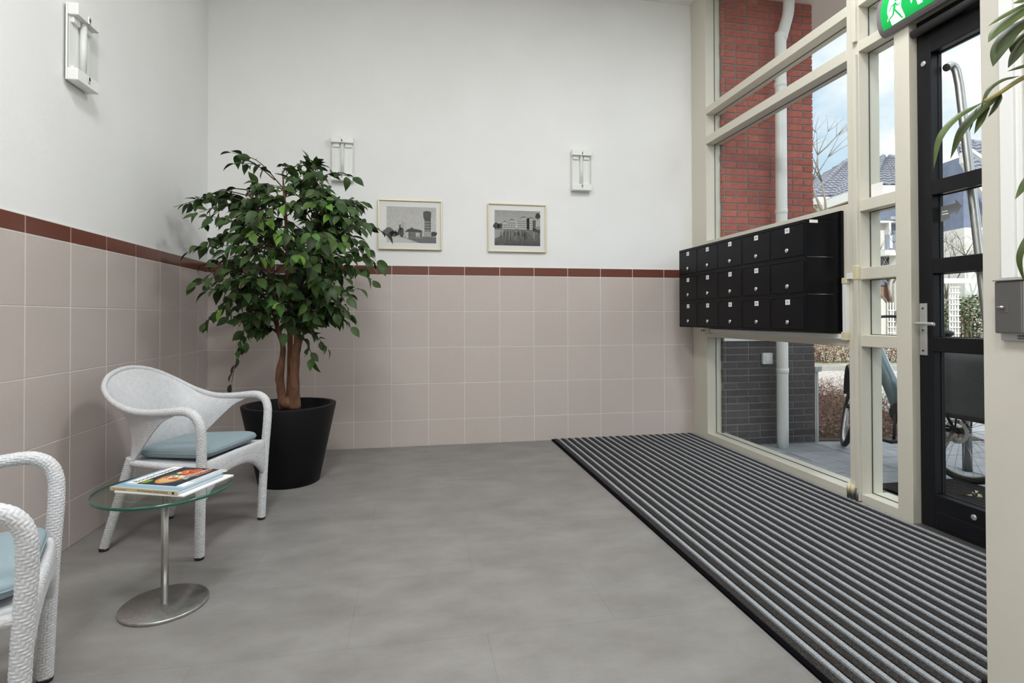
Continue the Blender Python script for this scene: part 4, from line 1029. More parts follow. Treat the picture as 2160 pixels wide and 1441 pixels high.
# ================================================================== PALM at the right edge
pal = thing('potted_palm', 'green palm fronds hanging into the photo at the right edge before the pier', 'plant', (2.83, -3.98, 0))
MB().lathe([(0.0, 0.001), (0.12, 0.001), (0.165, 0.36), (0.150, 0.36), (0.145, 0.33), (0.0, 0.33)], (2.83, -3.98, 0), 40).build('pot', 'pot_black', pal)
def blade(pts, width, m='palm_leaf', nm='leaf', n=7, fold=0.25, up=(-0.7, -0.4, 0.5)):
    sp_ = spline(pts, n); k = len(sp_); tg = np.gradient(sp_, axis=0); tg /= np.linalg.norm(tg, axis=1)[:, None]; vs = []; fs = []
    for i in range(k):
        t = i/(k-1); w = width*min(1.0, (t/0.22+0.12))*(1 if t < .55 else max(0.0, 1-((t-.55)/.45)**1.6))
        u = np.array(up, float); u -= tg[i]*(u @ tg[i]); u /= np.linalg.norm(u); s = np.cross(tg[i], u)
        vs += [sp_[i]-s*w/2-u*fold*w/2, sp_[i]-s*w/4-u*fold*w/6, sp_[i], sp_[i]+s*w/4-u*fold*w/6, sp_[i]+s*w/2-u*fold*w/2]
    for i in range(k-1):
        for j in range(4): fs.append((5*i+j, 5*i+j+1, 5*i+j+6, 5*i+j+5))
    MB().add(vs, fs, None, True).build(nm, m, pal)
def Q(l, w0=0.92, w1=0.92): return [at(x, y, w0+(w1-w0)*i/max(1, len(l)-1)) for i, (x, y) in enumerate(l)]
pxm = 0.92/F_PX
stem1 = Q([(2330, 120), (2240, 128), (2160, 163), (2110, 195), (2075, 215)], .97, .90)
MB().tube(spline(stem1, 8), np.linspace(.0055, .0030, 33), 8).build('frond_stem', 'palm_stem', pal)
stem2 = Q([(2330, -40), (2240, -30), (2175, 5)], .97, .92)
MB().tube(spline(stem2, 8), np.linspace(.006, .004, 17), 8).build('frond_stem', 'palm_stem', pal)
stem3 = Q([(2330, 300), (2260, 330), (2190, 350), (2165, 365)], .95, .92)
MB().tube(spline(stem3, 8), np.linspace(.005, .003, 25), 8).build('frond_stem', 'palm_stem', pal)
for l, w in (([(2175, 2), (2135, 22), (2108, 38), (2083, 56)], 15), ([(2178, 6), (2140, 32), (2105, 60), (2084, 90)], 31), ([(2182, 30), (2135, 62), (2108, 100), (2094, 141)], 36), ([(2175, 60), (2150, 80), (2137, 96), (2132, 112)], 15),
             ([(2190, 45), (2160, 85), (2142, 115), (2126, 144)], 24), ([(2195, 125), (2165, 136), (2145, 143), (2124, 151)], 13), ([(2150, 160), (2115, 168), (2085, 190), (2068, 232)], 11),
             ([(2112, 194), (2065, 232), (2028, 275), (2004, 337)], 20), ([(2072, 216), (2020, 245), (1982, 290), (1969, 357)], 15), ([(2085, 212), (2074, 238), (2066, 258), (2055, 283)], 15), ([(2112, 195), (2104, 215), (2096, 230), (2084, 248)], 11), ([(2060, 228), (2054, 248), (2049, 264), (2044, 279)], 4),
             ([(2190, 345), (2165, 380), (2155, 398), (2141, 421)], 15), ([(2200, 470), (2168, 500), (2150, 545), (2162, 600)], 12), ([(2210, -20), (2178, -12), (2150, 2), (2138, 8)], 20)):
    blade(Q(l), w*pxm)
for k, (tip, z) in enumerate((((stem1[0]), 1.50), ((stem2[0]), 1.62), ((stem3[0]), 1.30))):
    b = np.array([2.83+0.02*(k-1), -3.98+0.02*k, 0.33]); MB().tube(spline([b, b+np.array([0.0, 0.0, 0.45]), (b+tip)/2+np.array([0.06, 0, 0.25]), tip], 8), np.linspace(.010, .0055, 25), 8).build('frond_stem', 'palm_stem', pal)
blade([np.array([2.83, -3.98, 0.9]), np.array([2.92, -4.05, 1.2]), np.array([2.98, -4.15, 1.25]), np.array([3.0, -4.25, 1.1])], 0.04)
blade(Q([(2230, 500), (2205, 480), (2200, 470)], .95, .92), 0.008, 'palm_stem', 'frond_stem')

# ================================================================== OUTDOORS NEAR THE FRONT
dp = thing('drain_pipe', 'white rainwater pipe down the brick pier outside the window', 'pipe', (4.755, -0.375, ZG))
MB().tube(spline([(4.755, -.375, ZG-0.01), (4.757, -.375, 1.5), (4.760, -.375, 3.40), (4.766, -.375, 3.50), (4.800, -.375, 3.62), (4.835, -.375, 3.74), (4.845, -.375, 3.85), (4.845, -.375, 3.93)], 8), 0.047, 24).build('pipe', 'white_plastic', dp)
for z_ in (0.605, 1.995, 3.11): MB().lathe([(0.047, -0.021), (0.0505, -0.019), (0.0505, 0.019), (0.047, 0.021)], (4.757, -.375, z_), 24).build('collar', 'white_plastic', dp)
for z_ in (1.93, 3.02): MB().tube([(4.72, -.30, z_), (4.72, -.262, z_)], 0.006, 8).build('bracket', 'steel', dp)
swt = thing('outdoor_switch', 'white square switch mounted on the dark bricks beside the pipe', 'switch', (4.668, -.285, 0.705))
b_ = MB().box(4.622, 4.718, -.302, -.273, 0.657, 0.756).build('case', 'white_plastic', swt, bevel=0.005)
MB().box(4.642, 4.698, -.308, -.302, 0.679, 0.734).build('rocker', 'white_paint', swt, bevel=0.003)
pst = thing('steel_post', 'short grey steel post with flat cap beside the brick corner', 'post', (5.196, -.23, ZG))
MB().box(5.178, 5.191, -.25, -.215, ZG-0.02, 0.575).build('leg', 'silver_paint', pst); MB().box(5.195, 5.215, -.25, -.215, ZG-0.02, 0.575).build('leg', 'silver_paint', pst)
MB().box(5.170, 5.230, -.265, -.205, 0.575, 0.625).build('cap', 'silver_paint', pst, bevel=0.004)
dm = thing('door_mat', 'dark outdoor doormat lying before the entrance with a dead leaf on it', 'mat', (4.95, -2.1, ZG))
MB().box(4.62, 5.28, -2.85, -1.46, ZG+0.002, ZG+0.012).build('backing', 'mat_base', dm)
rbm = MB().box(-0.325, 0.325, -0.011, 0.011, 0, 0.008).mesh('rib', 'mat_dark')
for k in range(44): put('rib', rbm, dm, (4.95, -1.475-0.031*k, ZG+0.011))
dl = thing('dead_leaf', 'curled pale brown dead leaf on the outdoor doormat', 'leaf', (5.02, -1.80, ZG+0.02))
mb = MB(); q = random.Random(2)
for k in range(9):
    c = np.array([5.02+q.uniform(-.05, .05), -1.80+q.uniform(-.04, .04), ZG+0.022]); a = q.uniform(0, 6.3)
    mb.add([c, c+[.045*math.cos(a), .045*math.sin(a), .008], c+[.03*math.cos(a+.5), .03*math.sin(a+.5), .014]], [(0, 1, 2)])
mb.build('blade', 'book_cream', dl)

# leafless hedge with litter in the bed
hb = MB(); q = random.Random(17); hl = MB()
def bedpoint():
    w = q.uniform(5.0, 7.65); u = q.uniform(2.45, 4.25+0.1*(w-5))
    p_ = ext(u, w, 0)
    return (u, w) if p_[0] > (5.27 if p_[1] < 0.2 else 5.45) else bedpoint()
for k in range(4200):
    u, w = bedpoint(); h = 0.28*min(1, (w-4.93)/0.5+.15); z0 = ZG+q.uniform(0, h)
    a = q.uniform(0, 6.28); e = q.uniform(-.5, .9); L_ = q.uniform(.06, .26); p = np.array(ext(u, w, z0)); d = np.array([math.cos(a)*math.cos(e), math.sin(a)*math.cos(e), math.sin(e)])*L_
    s_ = np.cross(d, (0, 0, 1.0)); s_ = s_/(np.linalg.norm(s_)+1e-6)*q.uniform(.001, .0024)
    m_ = p+d*.5+np.array([q.uniform(-.02, .02), q.uniform(-.02, .02), q.uniform(0, .03)])
    hb.add([p-s_, p+s_, m_+s_, m_-s_, p+d, m_+np.array([0, 0, .004])], [(0, 1, 2, 3), (3, 2, 4), (0, 3, 5), (1, 5, 2)])
for k in range(15000):
    u, w = bedpoint(); h = 0.22*min(1, (w-4.93)/0.5+.1); p = np.array(ext(u, w, ZG+0.01+q.random()**2*h)); a = q.uniform(0, 6.28); L_ = q.uniform(.012, .034)
    d = np.array([math.cos(a), math.sin(a), q.uniform(-.4, .4)])*L_; s_ = np.array([-math.sin(a), math.cos(a), q.uniform(-.6, .6)])*L_*.33
    hl.add([p-d*.5, p+s_, p+d*.5+np.array([0, 0, q.uniform(-.01, .015)]), p-s_], [(0, 1, 2), (0, 2, 3)])
hedge = thing('leafless_hedge', 'low brown leafless hedge full of dead leaves beside the parked bicycle', 'hedge', ext(3.4, 6.2, ZG))
hb.build('twigs', 'dead_twig', hedge)['kind'] = 'stuff'; hl.build('leaf_litter', 'dead_leaf', hedge)['kind'] = 'stuff'
gm = MB()
for k in range(90):
    u, w = q.uniform(2.75, 4.2), q.uniform(4.96, 7.0); p = np.array(ext(u, w, ZG+0.10*q.random()+(.15 if w > 5.6 else 0)))
    for j in range(5):
        a = q.uniform(0, 6.28); gm.add([p, p+np.array([math.cos(a)*.02, math.sin(a)*.02, .012]), p+np.array([math.cos(a+.3)*.04, math.sin(a+.3)*.04, .006])], [(0, 1, 2)])
gm.build('green_shoots', 'hedge_leaf', hedge)['kind'] = 'stuff'

# ================================================================== BICYCLE  (frame plane x = 5.285, pointing +y, front wheel steered away)
BXc = 5.285; RY, RZ = -1.505, ZG+0.352; FY = -0.47
bike = thing('bicycle', 'grey blue city bicycle with dark pannier bag parked outside the door', 'bicycle', (BXc, -1.0, ZG))
def wheel(c, heading, nm, lean=0.0):
    """heading: unit vector of the wheel plane (horizontal)"""
    h = np.array([*heading, 0.0]); h /= np.linalg.norm(h); ax = np.cross(h, (0, 0, 1.0)); up = np.array([0, 0, math.cos(lean)]) + ax*math.sin(lean); ax = np.cross(h, up); c = np.array(c)
    ring = lambda r, off=0.0: [c+h*r*math.cos(t)+up*r*math.sin(t)+ax*off for t in np.linspace(0, 2*PI, 56, endpoint=False)]
    w = MB().tube(ring(.330), .021, 10, closed=True).build(nm, 'rubber', bike)
    MB().tube(ring(.305), .010, 8, closed=True).build('rim', 'silver_paint', w)
    MB().tube(ring(.327, .018), .0035, 6, closed=True).build('reflective_band', 'white_plastic', w)
    sk = MB()
    for k in range(28):
        t = 2*PI*k/28; t2 = t+(0.35 if k % 2 else -0.35); off = ax*(.022 if k % 4 < 2 else -.022)
        sk.tube([c+off+(h*math.cos(t2)+up*math.sin(t2))*.03, c+(h*math.cos(t)+up*math.sin(t))*.303], .0014, 4)
    sk.build('spokes', 'steel', w)
    MB().tube([c-ax*.045, c+ax*.045], .020, 14).build('hub', 'black_plastic', w); return ax
axr = wheel((BXc, RY, RZ), (0, 1), 'rear_wheel')
fh = np.array([math.sin(math.radians(37)), math.cos(math.radians(37))])
FC = np.array([BXc+0.045, FY-0.03, RZ]); axf = wheel(FC, fh, 'front_wheel', math.radians(11))
y_ = lambda y, z, x=0.0: (BXc+x, y, z)
MB().tube([y_(-.745, .90), y_(-.80, .80), y_(-.92, .58), y_(-1.02, .36)], [.050, .056, .056, .052], 20).build('down_tube', 'bike_paint', bike)
MB().tube([y_(-.715, .80), y_(-.765, 1.00)], .027, 16).build('head_tube', 'bike_paint', bike)
MB().tube([y_(-1.07, .33), y_(-1.185, .66), y_(-1.235, .80)], .022, 14).build('seat_tube', 'bike_paint', bike)
MB().tube([y_(-1.235, .80), y_(-1.27, .93)], .014, 12).build('seat_post', 'steel', bike)
sdl = MB().ball(y_(-1.30, .955), .12, 16, sc=(.72, 1.15, .32)).build('saddle', 'black_plastic', bike)
for sx in (-1, 1):
    MB().tube([y_(-1.07, .31, sx*.03), y_(-1.30, .28, sx*.05), y_(RY, RZ, sx*.06)], .012, 10).build('chain_stay', 'black_plastic', bike)
    MB().tube([y_(-1.20, .70, sx*.025), y_(RY, RZ, sx*.06)], .009, 10).build('seat_stay', 'black_plastic', bike)
    fk = np.array([BXc, -.72, .78]); ofs = axf*.045*sx
    MB().tube([fk+ofs*.6, fk+ofs+np.array([fh[0]*.03, fh[1]*.03, -.10]), FC+ofs], [.016, .015, .010], 12).build('fork_blade', 'black_plastic', bike)
MB().lathe([(0.0, -.06), (.075, -.055), (.085, -.03), (.085, .03), (.075, .055), (0.0, .06)], (BXc, -1.05, .335), 28, axis='x').build('motor', 'black_plastic', bike)
for sx, a in ((-1, -1.60), (1, 1.54)):
    p0 = np.array(y_(-1.05, .335, sx*.075)); p1 = p0+np.array([sx*.02,   .205*math.cos(a), .205*math.sin(a)])
    cr = MB().tube([p0, p1], .011, 10).build('crank', 'black_plastic', bike)
    MB().box(p1[0]+sx*.02-.05, p1[0]+sx*.02+.05, p1[1]-.045, p1[1]+.045, p1[2]-.012, p1[2]+.012).build('pedal', 'black_plastic', bike, bevel=.004)
hbp = spline([y_(-.775, 1.04, 0), y_(-.76, 1.07, -.06), y_(-.80, 1.075, -.20), y_(-.90, 1.04, -.30)], 6); MB().tube(hbp, .0115, 12).build('handlebar', 'black_plastic', bike)
hbp = spline([y_(-.775, 1.04, 0), y_(-.76, 1.07, .06), y_(-.80, 1.075, .20), y_(-.90, 1.04, .30)], 6); MB().tube(hbp, .0115, 12).build('handlebar', 'black_plastic', bike)
for sx in (-1, 1): MB().tube([y_(-.86, 1.055, sx*.265), y_(-.95, 1.022, sx*.345)], .018, 14).build('grip', 'black_plastic', bike)
MB().tube([y_(-.765, 1.00), y_(-.775, 1.06)], .016, 12).build('stem', 'black_plastic', bike)
for c, h_, a0, a1, nm in (((BXc, RY, RZ), (0, 1), 20, 165, 'mudguard'), (tuple(FC), tuple(fh), 10, 160, 'mudguard')):
    hh = np.array([*h_, 0.0]); axx = np.cross(hh, (0, 0, 1.0)); cc = np.array(c); g = MB(); vs = []; fs = []
    for i, t in enumerate(np.linspace(math.radians(a0), math.radians(a1), 24)):
        r_ = cc+hh*.372*math.cos(t)+np.array([0, 0, .372*math.sin(t)]); ro = (r_-cc)/.372
        vs += [r_-axx*.030-ro*.012, r_-axx*.016, r_+axx*.016, r_+axx*.030-ro*.012]
        if i:
            b0 = 4*(i-1)
            for j in range(3): fs.append((b0+j, b0+j+1, b0+j+5, b0+j+4))
    g.add(vs, fs, None, True).build(nm, 'black_plastic', bike)
MB().lathe([(.056, -.001), (.082, -.001), (.082, .001), (.056, .001), (.056, -.001)], (BXc-.052, RY, RZ), 36, axis='x', caps=False, smooth=False).build('brake_disc', 'steel', bike)
MB().tube([y_(-1.18, .74), y_(-1.35, .77), y_(-1.83, .77)], .008, 8).build('luggage_rack', 'black_plastic', bike)
for sx in (-1, 1): MB().tube([y_(RY, RZ+.02, sx*.065), y_(-1.55, .76, sx*.06)], .006, 8).build('luggage_rack', 'black_plastic', bike)
MB().tube([y_(RY+.02, RZ, -.06), y_(RY+.10, ZG+.005, -.16)], .010, 10).build('kickstand', 'grey_metal', bike)
MB().tube([y_(-1.05, .37, -.06), y_(-1.30, .31, -.065), y_(RY, RZ+.025, -.06)], .006, 8).build('chain', 'black_plastic', bike)
def bag(sx):
    m = MB(); x0, x1 = (BXc+sx*.075), (BXc+sx*.205); nx, ny_, nz = 4, 10, 10; vs = []
    th = np.linspace(0, 2*PI, 36, endpoint=False); P = []
    for k in range(11):
        v = k/10; z = .405+.43*v; sc = 1-.10*(1-v)**2 - (.25*((v-.9)/.1) if v > .9 else 0)
        for t in th:
            c, s = math.cos(t), math.sin(t); ex = math.copysign(abs(c)**.35, c); ey = math.copysign(abs(s)**.35, s)
            P.append(((x0+x1)/2+ex*(x1-x0)/2*sc*(1+.06*math.sin(5*t+3*v)), -1.63+ey*.215*sc*(1+.02*math.sin(7*t)), z+.012*math.sin(3*t+6*v)*v))
    fs = [(k*36+j, k*36+(j+1) % 36, (k+1)*36+(j+1) % 36, (k+1)*36+j) for k in range(10) for j in range(36)]+[tuple(range(36))[::-1], tuple(range(360, 396))]
    b = m.add(P, fs, None, True).build('pannier_bag', 'bag_cloth', bike); b['label'] = 'dark grey cloth pannier bag'
    MB().box(x0-.004 if sx < 0 else x0, x1 if sx < 0 else x1+.004, -1.852, -1.408, .405, .435).build('base_band', 'black_plastic', b, bevel=.006)
    q_ = random.Random(40+sx); fl = MB(); nx_, ny__ = 7, 16; vs = []
    for i in range(nx_):
        for j in range(ny__):
            vs.append((x0-.012+(x1-x0+.024)*i/(nx_-1), -1.845+.43*j/(ny__-1), .825+.030*math.sin(2.2*i+1.9*j)*math.sin(1.3*j)+q_.uniform(-.012, .012)-(.05 if i in (0, nx_-1) else 0)))
    fl.add(vs, [(i*ny__+j, i*ny__+j+1, (i+1)*ny__+j+1, (i+1)*ny__+j) for i in range(nx_-1) for j in range(ny__-1)], None, True); fl.build('flap', 'bag_cloth', b)
bag(-1); bag(1)
br_ = thing('bike_stand_post', 'grey round steel post standing behind the rear bicycle wheel', 'post', (5.60, -1.27, ZG))
MB().tube([(5.60, -1.27, ZG-.02), (5.60, -1.27, .42)], .030, 18).build('post', 'grey_metal', br_); MB().ball((5.60, -1.27, .42), .030, 14).build('cap', 'grey_metal', br_)

# ================================================================== ACROSS THE ROAD
def ebox(mb, u0, u1, w0, w1, z0, z1):
    c = np.array(ext((u0+u1)/2, (w0+w1)/2, (z0+z1)/2)); return mb.obox(c, RT*(u1-u0)/2, FW*(w1-w0)/2, np.array([0, 0, (z1-z0)/2]))
def epart(nm, m, par, *bx):
    mb = MB()
    for b in bx: ebox(mb, *b)
    return mb.build(nm, m, par)
def roof_plane(nm, par, a, b, c, d):
    """tiled slope: a-b along the eave (left to right), d-c along the ridge; rows of curved tiles with real steps"""
    a, b, c, d = map(lambda p: np.array(ext(*p)), (a, b, c, d)); Ls = np.linalg.norm((d+c)/2-(a+b)/2); Le = max(np.linalg.norm(b-a), np.linalg.norm(c-d))
    nr = max(2, int(Ls/.33)); nc = max(3, int(Le/.30)); nrm = np.cross(b-a, d-a); nrm /= np.linalg.norm(nrm)
    if nrm[2] < 0: nrm = -nrm
    m = MB()
    for r_ in range(nr):
        t0, t1 = r_/nr, (r_+1.08)/nr
        for k in range(nc):
            P = []
            for (t, lift) in ((t0, .055), (min(1, t1), .008)):
                L_ = a+(d-a)*t; R_ = b+(c-b)*t
                for j, h in enumerate((0, .045, .02, 0)): P.append(L_+(R_-L_)*((k+j/3)/nc)+nrm*(lift+h))
            b0 = L_ = None
            m.add(P, [(0, 1, 5, 4), (1, 2, 6, 5), (2, 3, 7, 6)])
            Q0 = [P[0]-nrm*.05, P[1]-nrm*.06, P[2]-nrm*.05, P[3]-nrm*.05]; m.add(P[:4]+Q0, [(0, 4, 5, 1), (1, 5, 6, 2), (2, 6, 7, 3)])
    o = m.build(nm, 'roof_tile', par); o['kind'] = 'stuff'
    MB().prism([a-nrm*.02, b-nrm*.02, c-nrm*.02, d-nrm*.02], tuple(-nrm*.10)).build('roof_deck', 'roof_tile', par)
    return nrm
def ridge(par, p, q_):
    p, q_ = np.array(ext(*p)), np.array(ext(*q_)); L_ = np.linalg.norm(q_-p); n = max(2, int(L_/.38)); cap = MB()
    for k in range(n): cap.tube([p+(q_-p)*(k/n), p+(q_-p)*((k+1.1)/n)], [.13, .105], 8)
    cap.build('ridge_tiles', 'roof_tile', par)['kind'] = 'stuff'
def window(par, u0, u1, z0, z1, w, nu=2, nz=1, fr_='house_white', deep=.12):
    f_ = MB(); e = .07
    for b in ((u0, u1, w-deep, w, z1-e, z1), (u0, u1, w-deep, w, z0, z0+e), (u0, u0+e, w-deep, w, z0+e, z1-e), (u1-e, u1, w-deep, w, z0+e, z1-e)): ebox(f_, *b)
    for k in range(1, nu): x = u0+(u1-u0)*k/nu; ebox(f_, x-e/2, x+e/2, w-deep, w, z0+e, z1-e)
    for k in range(1, nz): zz = z0+(z1-z0)*k/nz; ebox(f_, u0+e, u1-e, w-deep, w, zz-e/2, zz+e/2)
    fo = f_.build('window', fr_, par)
    epart('pane', 'pane_sky_tone', fo, (u0+e, u1-e, w-.03, w-.01, z0+e, z1-e))
    epart('curtain', 'curtain', fo, (u0+e, u0+e+(u1-u0)*.26, w-.045, w-.032, z0+e, z1-e), (u1-e-(u1-u0)*.26, u1-e, w-.045, w-.032, z0+e, z1-e))
    return fo
zy = lambda y, w: 1.077+(669.2-y)/F_PX*w
ux = lambda x, w: (x-1080)/F_PX*w

# hip roofed house on the left
h1 = thing('house', 'brick house with grey hipped tile roofs and a dark wing with white bay window', 'house', ext(16, 24, ZG))
epart('wall', 'house_red', h1, (12.6, 19, 22.3, 30, ZG-.2, 5.75)); epart('fascia', 'house_white', h1, (12.2, 19.4, 21.9, 22.2, 5.62, 5.95)); epart('fascia', 'house_white', h1, (12.2, 12.45, 21.9, 30.4, 5.62, 5.95))
roof_plane('roof_tiles', h1, (12.2, 21.9, 5.95), (19.4, 21.9, 5.95), (17.6, 26.1, 8.55), (16.2, 26.1, 8.55))
roof_plane('roof_tiles', h1, (12.2, 30.4, 5.95), (12.2, 21.9, 5.95), (16.2, 26.1, 8.55), (16.2, 26.4, 8.55))
ridge(h1, (12.2, 21.9, 6.0), (16.2, 26.1, 8.6)); ridge(h1, (16.2, 26.1, 8.6), (17.6, 26.1, 8.6))
window(h1, 13.6, 14.6, 4.4, 5.55, 22.3, 2); window(h1, 12.75, 13.3, 4.4, 5.2, 22.3, 1)
ch = epart('chimney', 'house_red', h1, (ux(1876, 25), ux(1905, 25), 24.6, 25.6, 7.6, 8.15)); epart('chimney_cap', 'roof_tile', ch, (ux(1872, 25), ux(1909, 25), 24.5, 25.7, 8.15, 8.32)); 
# dark brick wing with the bay window
h2 = h1
W2 = 19.5
epart('wall', 'house_dark', h2, (12.9, 16.15, W2, 24, 2.2, 5.55)); epart('wall', 'house_red', h2, (13.0, 16.15, W2+.05, 24, ZG-.2, 2.2))
epart('fascia', 'house_white', h2, (12.75, 16.4, W2-.45, W2-.15, 5.42, 5.72)); epart('fascia', 'house_white', h2, (12.62, 12.78, W2-.45, 24.5, 5.42, 5.75)); epart('wall', 'house_red', h2, (12.86, 12.9, W2+.05, 24, 2.2, 5.45)); epart('soffit_board', 'house_white', h2, (12.75, 16.4, W2-.2, W2, 5.42, 5.50))
roof_plane('roof_tiles', h2, (12.75, W2-.45, 5.72), (16.4, W2-.45, 5.72), (15.9, 22.6, 7.72), (15.6, 22.6, 7.72))
roof_plane('roof_tiles', h2, (12.75, 24.5, 5.72), (12.75, W2-.45, 5.72), (15.6, 22.6, 7.72), (15.6, 22.8, 7.72))
ridge(h2, (12.75, W2-.45, 5.78), (15.6, 22.6, 7.78)); ridge(h2, (16.4, W2-.45, 5.78), (15.9, 22.6, 7.78))
window(h2, ux(1838, W2), ux(1925, W2), zy(535, W2), zy(470, W2), W2, 3, 1, deep=.3)
bp_ = epart('balcony', 'house_grey', h2, (ux(1846, W2), ux(1930, W2), W2-.62, W2-.55, zy(532, W2), zy(502, W2)))
epart('balcony_rail', 'house_white', bp_, (ux(1840, W2), ux(1935, W2), W2-.7, W2-.3, zy(545, W2), zy(534, W2)))
epart('baluster', 'house_white', bp_, *[(ux(x_, W2), ux(x_+5, W2), W2-.66, W2-.6, zy(530, W2), zy(504, W2)) for x_ in (1852, 1866, 1878, 1890, 1904)])
lamp_ = epart('wall_light', 'silver_paint', h2, (ux(1869, W2), ux(1895, W2), W2-.3, W2, zy(468, W2), zy(461, W2)))
window(h2, ux(1985, W2), ux(2018, W2), zy(420, W2), zy(386, W2), W2, 3)
window(h2, ux(1990, W2), ux(2022, W2), zy(508, W2), zy(482, W2), W2, 2, fr_='house_grey'); window(h2, ux(1990, W2), ux(2022, W2), zy(540, W2), zy(512, W2), W2, 2, fr_='house_grey')
epart('door', 'house_white', h2, (ux(1842, W2), ux(1868, W2), W2-.06, W2+.05, ZG, zy(632, W2)))
# gabled house on the right
h3 = thing('house', 'blue grey gabled house with white barge boards behind the door pull bar', 'house', ext(16, 16.5, ZG))
W3 = 16.0
epart('wall', 'house_white', h3, (ux(2036, W3), 19, W3, 19.2, ZG-.2, zy(482, W3)))
gp = [(2036, 482), (2036, 330), (2062, 388), (2130, 470), (2130, 482)]
MB().prism([ext(ux(x_, W3), W3+.02, zy(y__, W3)) for x_, y__ in gp], tuple(FW*2)).build('gable_wall', 'house_dark', h3)
def barge(p0, p1, w, th=.22, m='house_white'):
    a, b = np.array(ext(ux(p0[0], w), w, zy(p0[1], w))), np.array(ext(ux(p1[0], w), w, zy(p1[1], w))); MB().prism([a, b, b-np.array([0, 0, th]), a-np.array([0, 0, th])], tuple(FW*.12)).build('barge_board', m, h3)
barge((2034, 322), (2130, 470), W3-.3, .30)
roof_plane('roof_tiles', h3, (ux(2040, 17), 17, zy(362, 17)), (ux(2150, 17), 17, zy(362, 17)), (ux(2110, 19), 19, zy(305, 19)), (ux(2024, 19), 19, zy(303, 19)))
ridge(h3, (ux(2024, 19), 19, zy(302, 19)), (ux(2110, 19), 19, zy(304, 19)))
MB().prism([ext(ux(2026, 16.6), 16.6, zy(300, 16.6)), ext(ux(2034, 16.6), 16.6, zy(300, 16.6)), ext(ux(2110, 16.6), 16.6, zy(352, 16.6)), ext(ux(2110, 16.6), 16.6, zy(362, 16.6))], tuple(FW*.15)).build('barge_board', 'house_white', h3)
window(h3, ux(2060, W3), ux(2110, W3), zy(560, W3), zy(505, W3), W3, 2)

# low planting beyond the verge
def bush(nm, label, cat, u0, u1, w0, w1, h, n, m, leafsize, seed, group=None, stem='dead_twig'):
    q_ = random.Random(seed); L_ = MB(); S_ = MB()
    for k in range(n):
        u, w = q_.uniform(u0, u1), q_.uniform(w0, w1); e = max(abs(2*(u-u0)/(u1-u0)-1), abs(2*(w-w0)/(w1-w0)-1)); zt = h*(1-.25*e**3)
        p = np.array(ext(u, w, ZG+zt*q_.random()**.7)); a = q_.uniform(0, 6.28); d = np.array([math.cos(a), math.sin(a), q_.uniform(-.7, .7)])*leafsize*q_.uniform(.6, 1.3); s_ = np.array([-math.sin(a), math.cos(a), q_.uniform(-.5, .5)])*leafsize*.4
        L_.add([p-d*.5, p+s_, p+d*.5, p-s_], [(0, 1, 2), (0, 2, 3)])
    for k in range(max(4, n//60)):
        u, w = q_.uniform(u0, u1), q_.uniform(w0, w1); S_.tube([ext(u, w, ZG), ext(u+q_.uniform(-.1, .1), w, ZG+h*.5), ext(u+q_.uniform(-.25, .25), w, ZG+h*q_.uniform(.8, 1.02))], [.012, .009, .004], 5)
    t = thing(nm, label, cat, ext((u0+u1)/2, (w0+w1)/2, ZG), group)
    L_.build('leaves', m, t)['kind'] = 'stuff'; S_.build('stems', stem, t)['kind'] = 'stuff'
bush('low_hedge', 'low brown winter hedge along the far side of the road', 'hedge', 6, 11.6, 12.5, 13.2, .52, 7000, 'dead_leaf', .05, 4)
bush('evergreen_shrub', 'dense green shrub behind the white trellis post across the road', 'shrub', ux(1988, 15), ux(2040, 15)+1.2, 14.2, 15.5, 1.75, 3600, 'hedge_leaf', .09, 6)
# white trellis post
tr = thing('trellis_post', 'white lattice trellis pillar before the green shrub across the road', 'trellis', ext(ux(2013, 13.6), 13.6, ZG))
uc = ux(2013, 13.6)
for du in (-.105, -.035, .035, .105): epart('upright', 'white_paint', tr, (uc+du-.014, uc+du+.014, 13.60, 13.63, ZG, zy(598, 13.6)))
for k in range(13): z_ = ZG+.12+k*.145; epart('crosspiece', 'white_paint', tr, (uc-.135, uc+.135, 13.57, 13.60, z_, z_+.022))
epart('pergola_beam', 'white_paint', tr, (uc-1.0, uc+.35, 13.5, 13.66, zy(600, 13.6), zy(590, 13.6)))
tr2 = thing('trellis_post', 'white lattice trellis pillar under the climbing plant, seen through the sidelight', 'trellis', ext(ux(1879, 14.0), 14.0, ZG))
uc = ux(1879, 14.0)
for du in (-.07, 0, .07): epart('upright', 'white_paint', tr2, (uc+du-.012, uc+du+.012, 14.0, 14.03, ZG, zy(640, 14.0)))
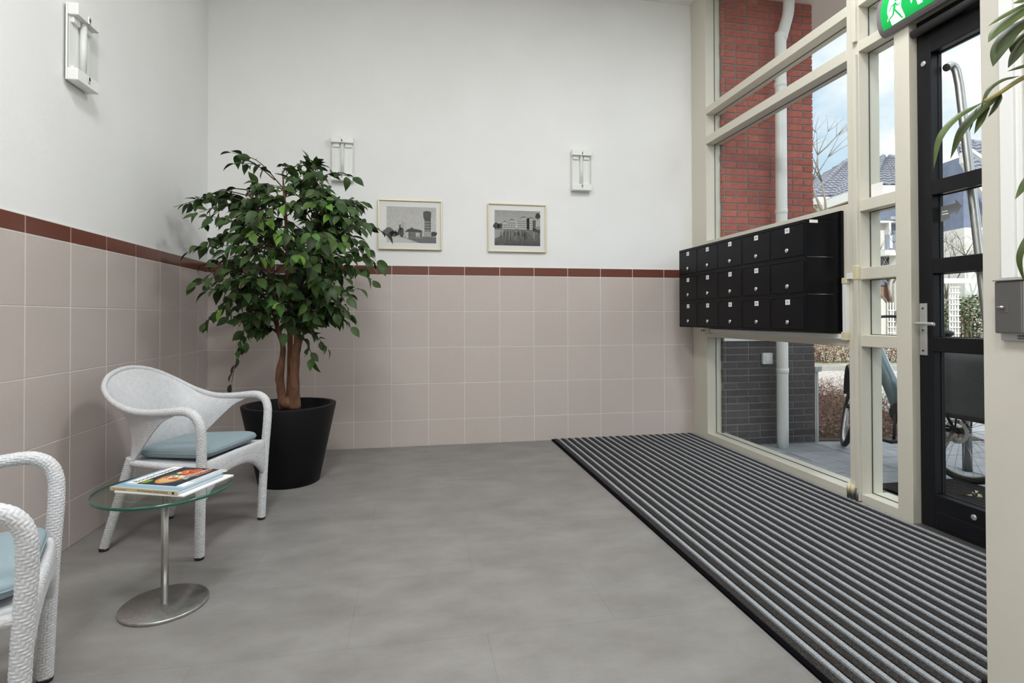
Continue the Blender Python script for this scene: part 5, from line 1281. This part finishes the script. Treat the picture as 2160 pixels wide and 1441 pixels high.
for k in range(9): z_ = ZG+.12+k*.145; epart('crosspiece', 'white_paint', tr2, (uc-.10, uc+.10, 13.97, 14.0, z_, z_+.022))
# bare climber and bare trees: trunks with forking branches
def bare(nm, label, base, h, r0, spread, seed, par_cat='tree', lean=(0, 0), levels=4, first=.35, twist=0.0):
    q_ = random.Random(seed); t = thing(nm, label, par_cat, ext(*base)); tk = MB(); bm_ = MB()
    B0 = np.array(ext(*base)); top = B0+RT*lean[0]+FW*lean[1]+np.array([0, 0, h*first])
    mids = [B0+(top-B0)*k/4+RT*twist*math.sin(2.2*k) for k in range(5)]; tk.tube(spline(mids, 5), np.linspace(r0, r0*.7, 21), 8)
    def grow(p, d, L_, r, lv):
        e = p+d*L_; bm_.tube([p, p+d*L_*.5+np.array([q_.uniform(-.04, .04)*L_ for _ in range(3)]), e], [r, r*.8, r*.55], 5)
        if lv == 0: return
        for _ in range(q_.choice((2, 3))):
            v = d+RT*q_.uniform(-spread, spread)+FW*q_.uniform(-spread, spread)*.6+np.array([0, 0, q_.uniform(-.1, .6)]); v /= np.linalg.norm(v); grow(e, v, L_*q_.uniform(.6, .85), r*.55, lv-1)
    for k in range(4):
        d = RT*q_.uniform(-.7, .7)+FW*q_.uniform(-.4, .4)+np.array([0, 0, 1.0]); d /= np.linalg.norm(d); grow(top, d, h*.26, r0*.5, levels-1)
    tk.build('trunk', 'tree_bark', t); bm_.build('branches', 'tree_bark', t)['kind'] = 'stuff'
bare('bare_tree', 'leafless pollarded tree before the hipped roof, beside the brick pier', (ux(1746, 17), 17, ZG), 5.1, .085, 1.2, 3, first=.80, levels=4)
bare('bare_climber', 'twisted leafless climber stem on the house, seen in the sidelight', (ux(1884, 14.6), 14.6, ZG), 3.1, .075, 1.3, 8, 'climber', first=.42, twist=.06)
bare('bare_climber', 'leafless climber twigs across the brick below the door pull bar', (ux(1996, 15.8), 15.8, ZG), 3.0, .05, 1.3, 12, 'climber', first=.55, twist=.05)
bare('bare_tree', 'leafless tree at the far right, right of the door pull bar', (ux(2092, 15.0), 15.0, ZG), 3.9, .10, 1.2, 15, first=.35)
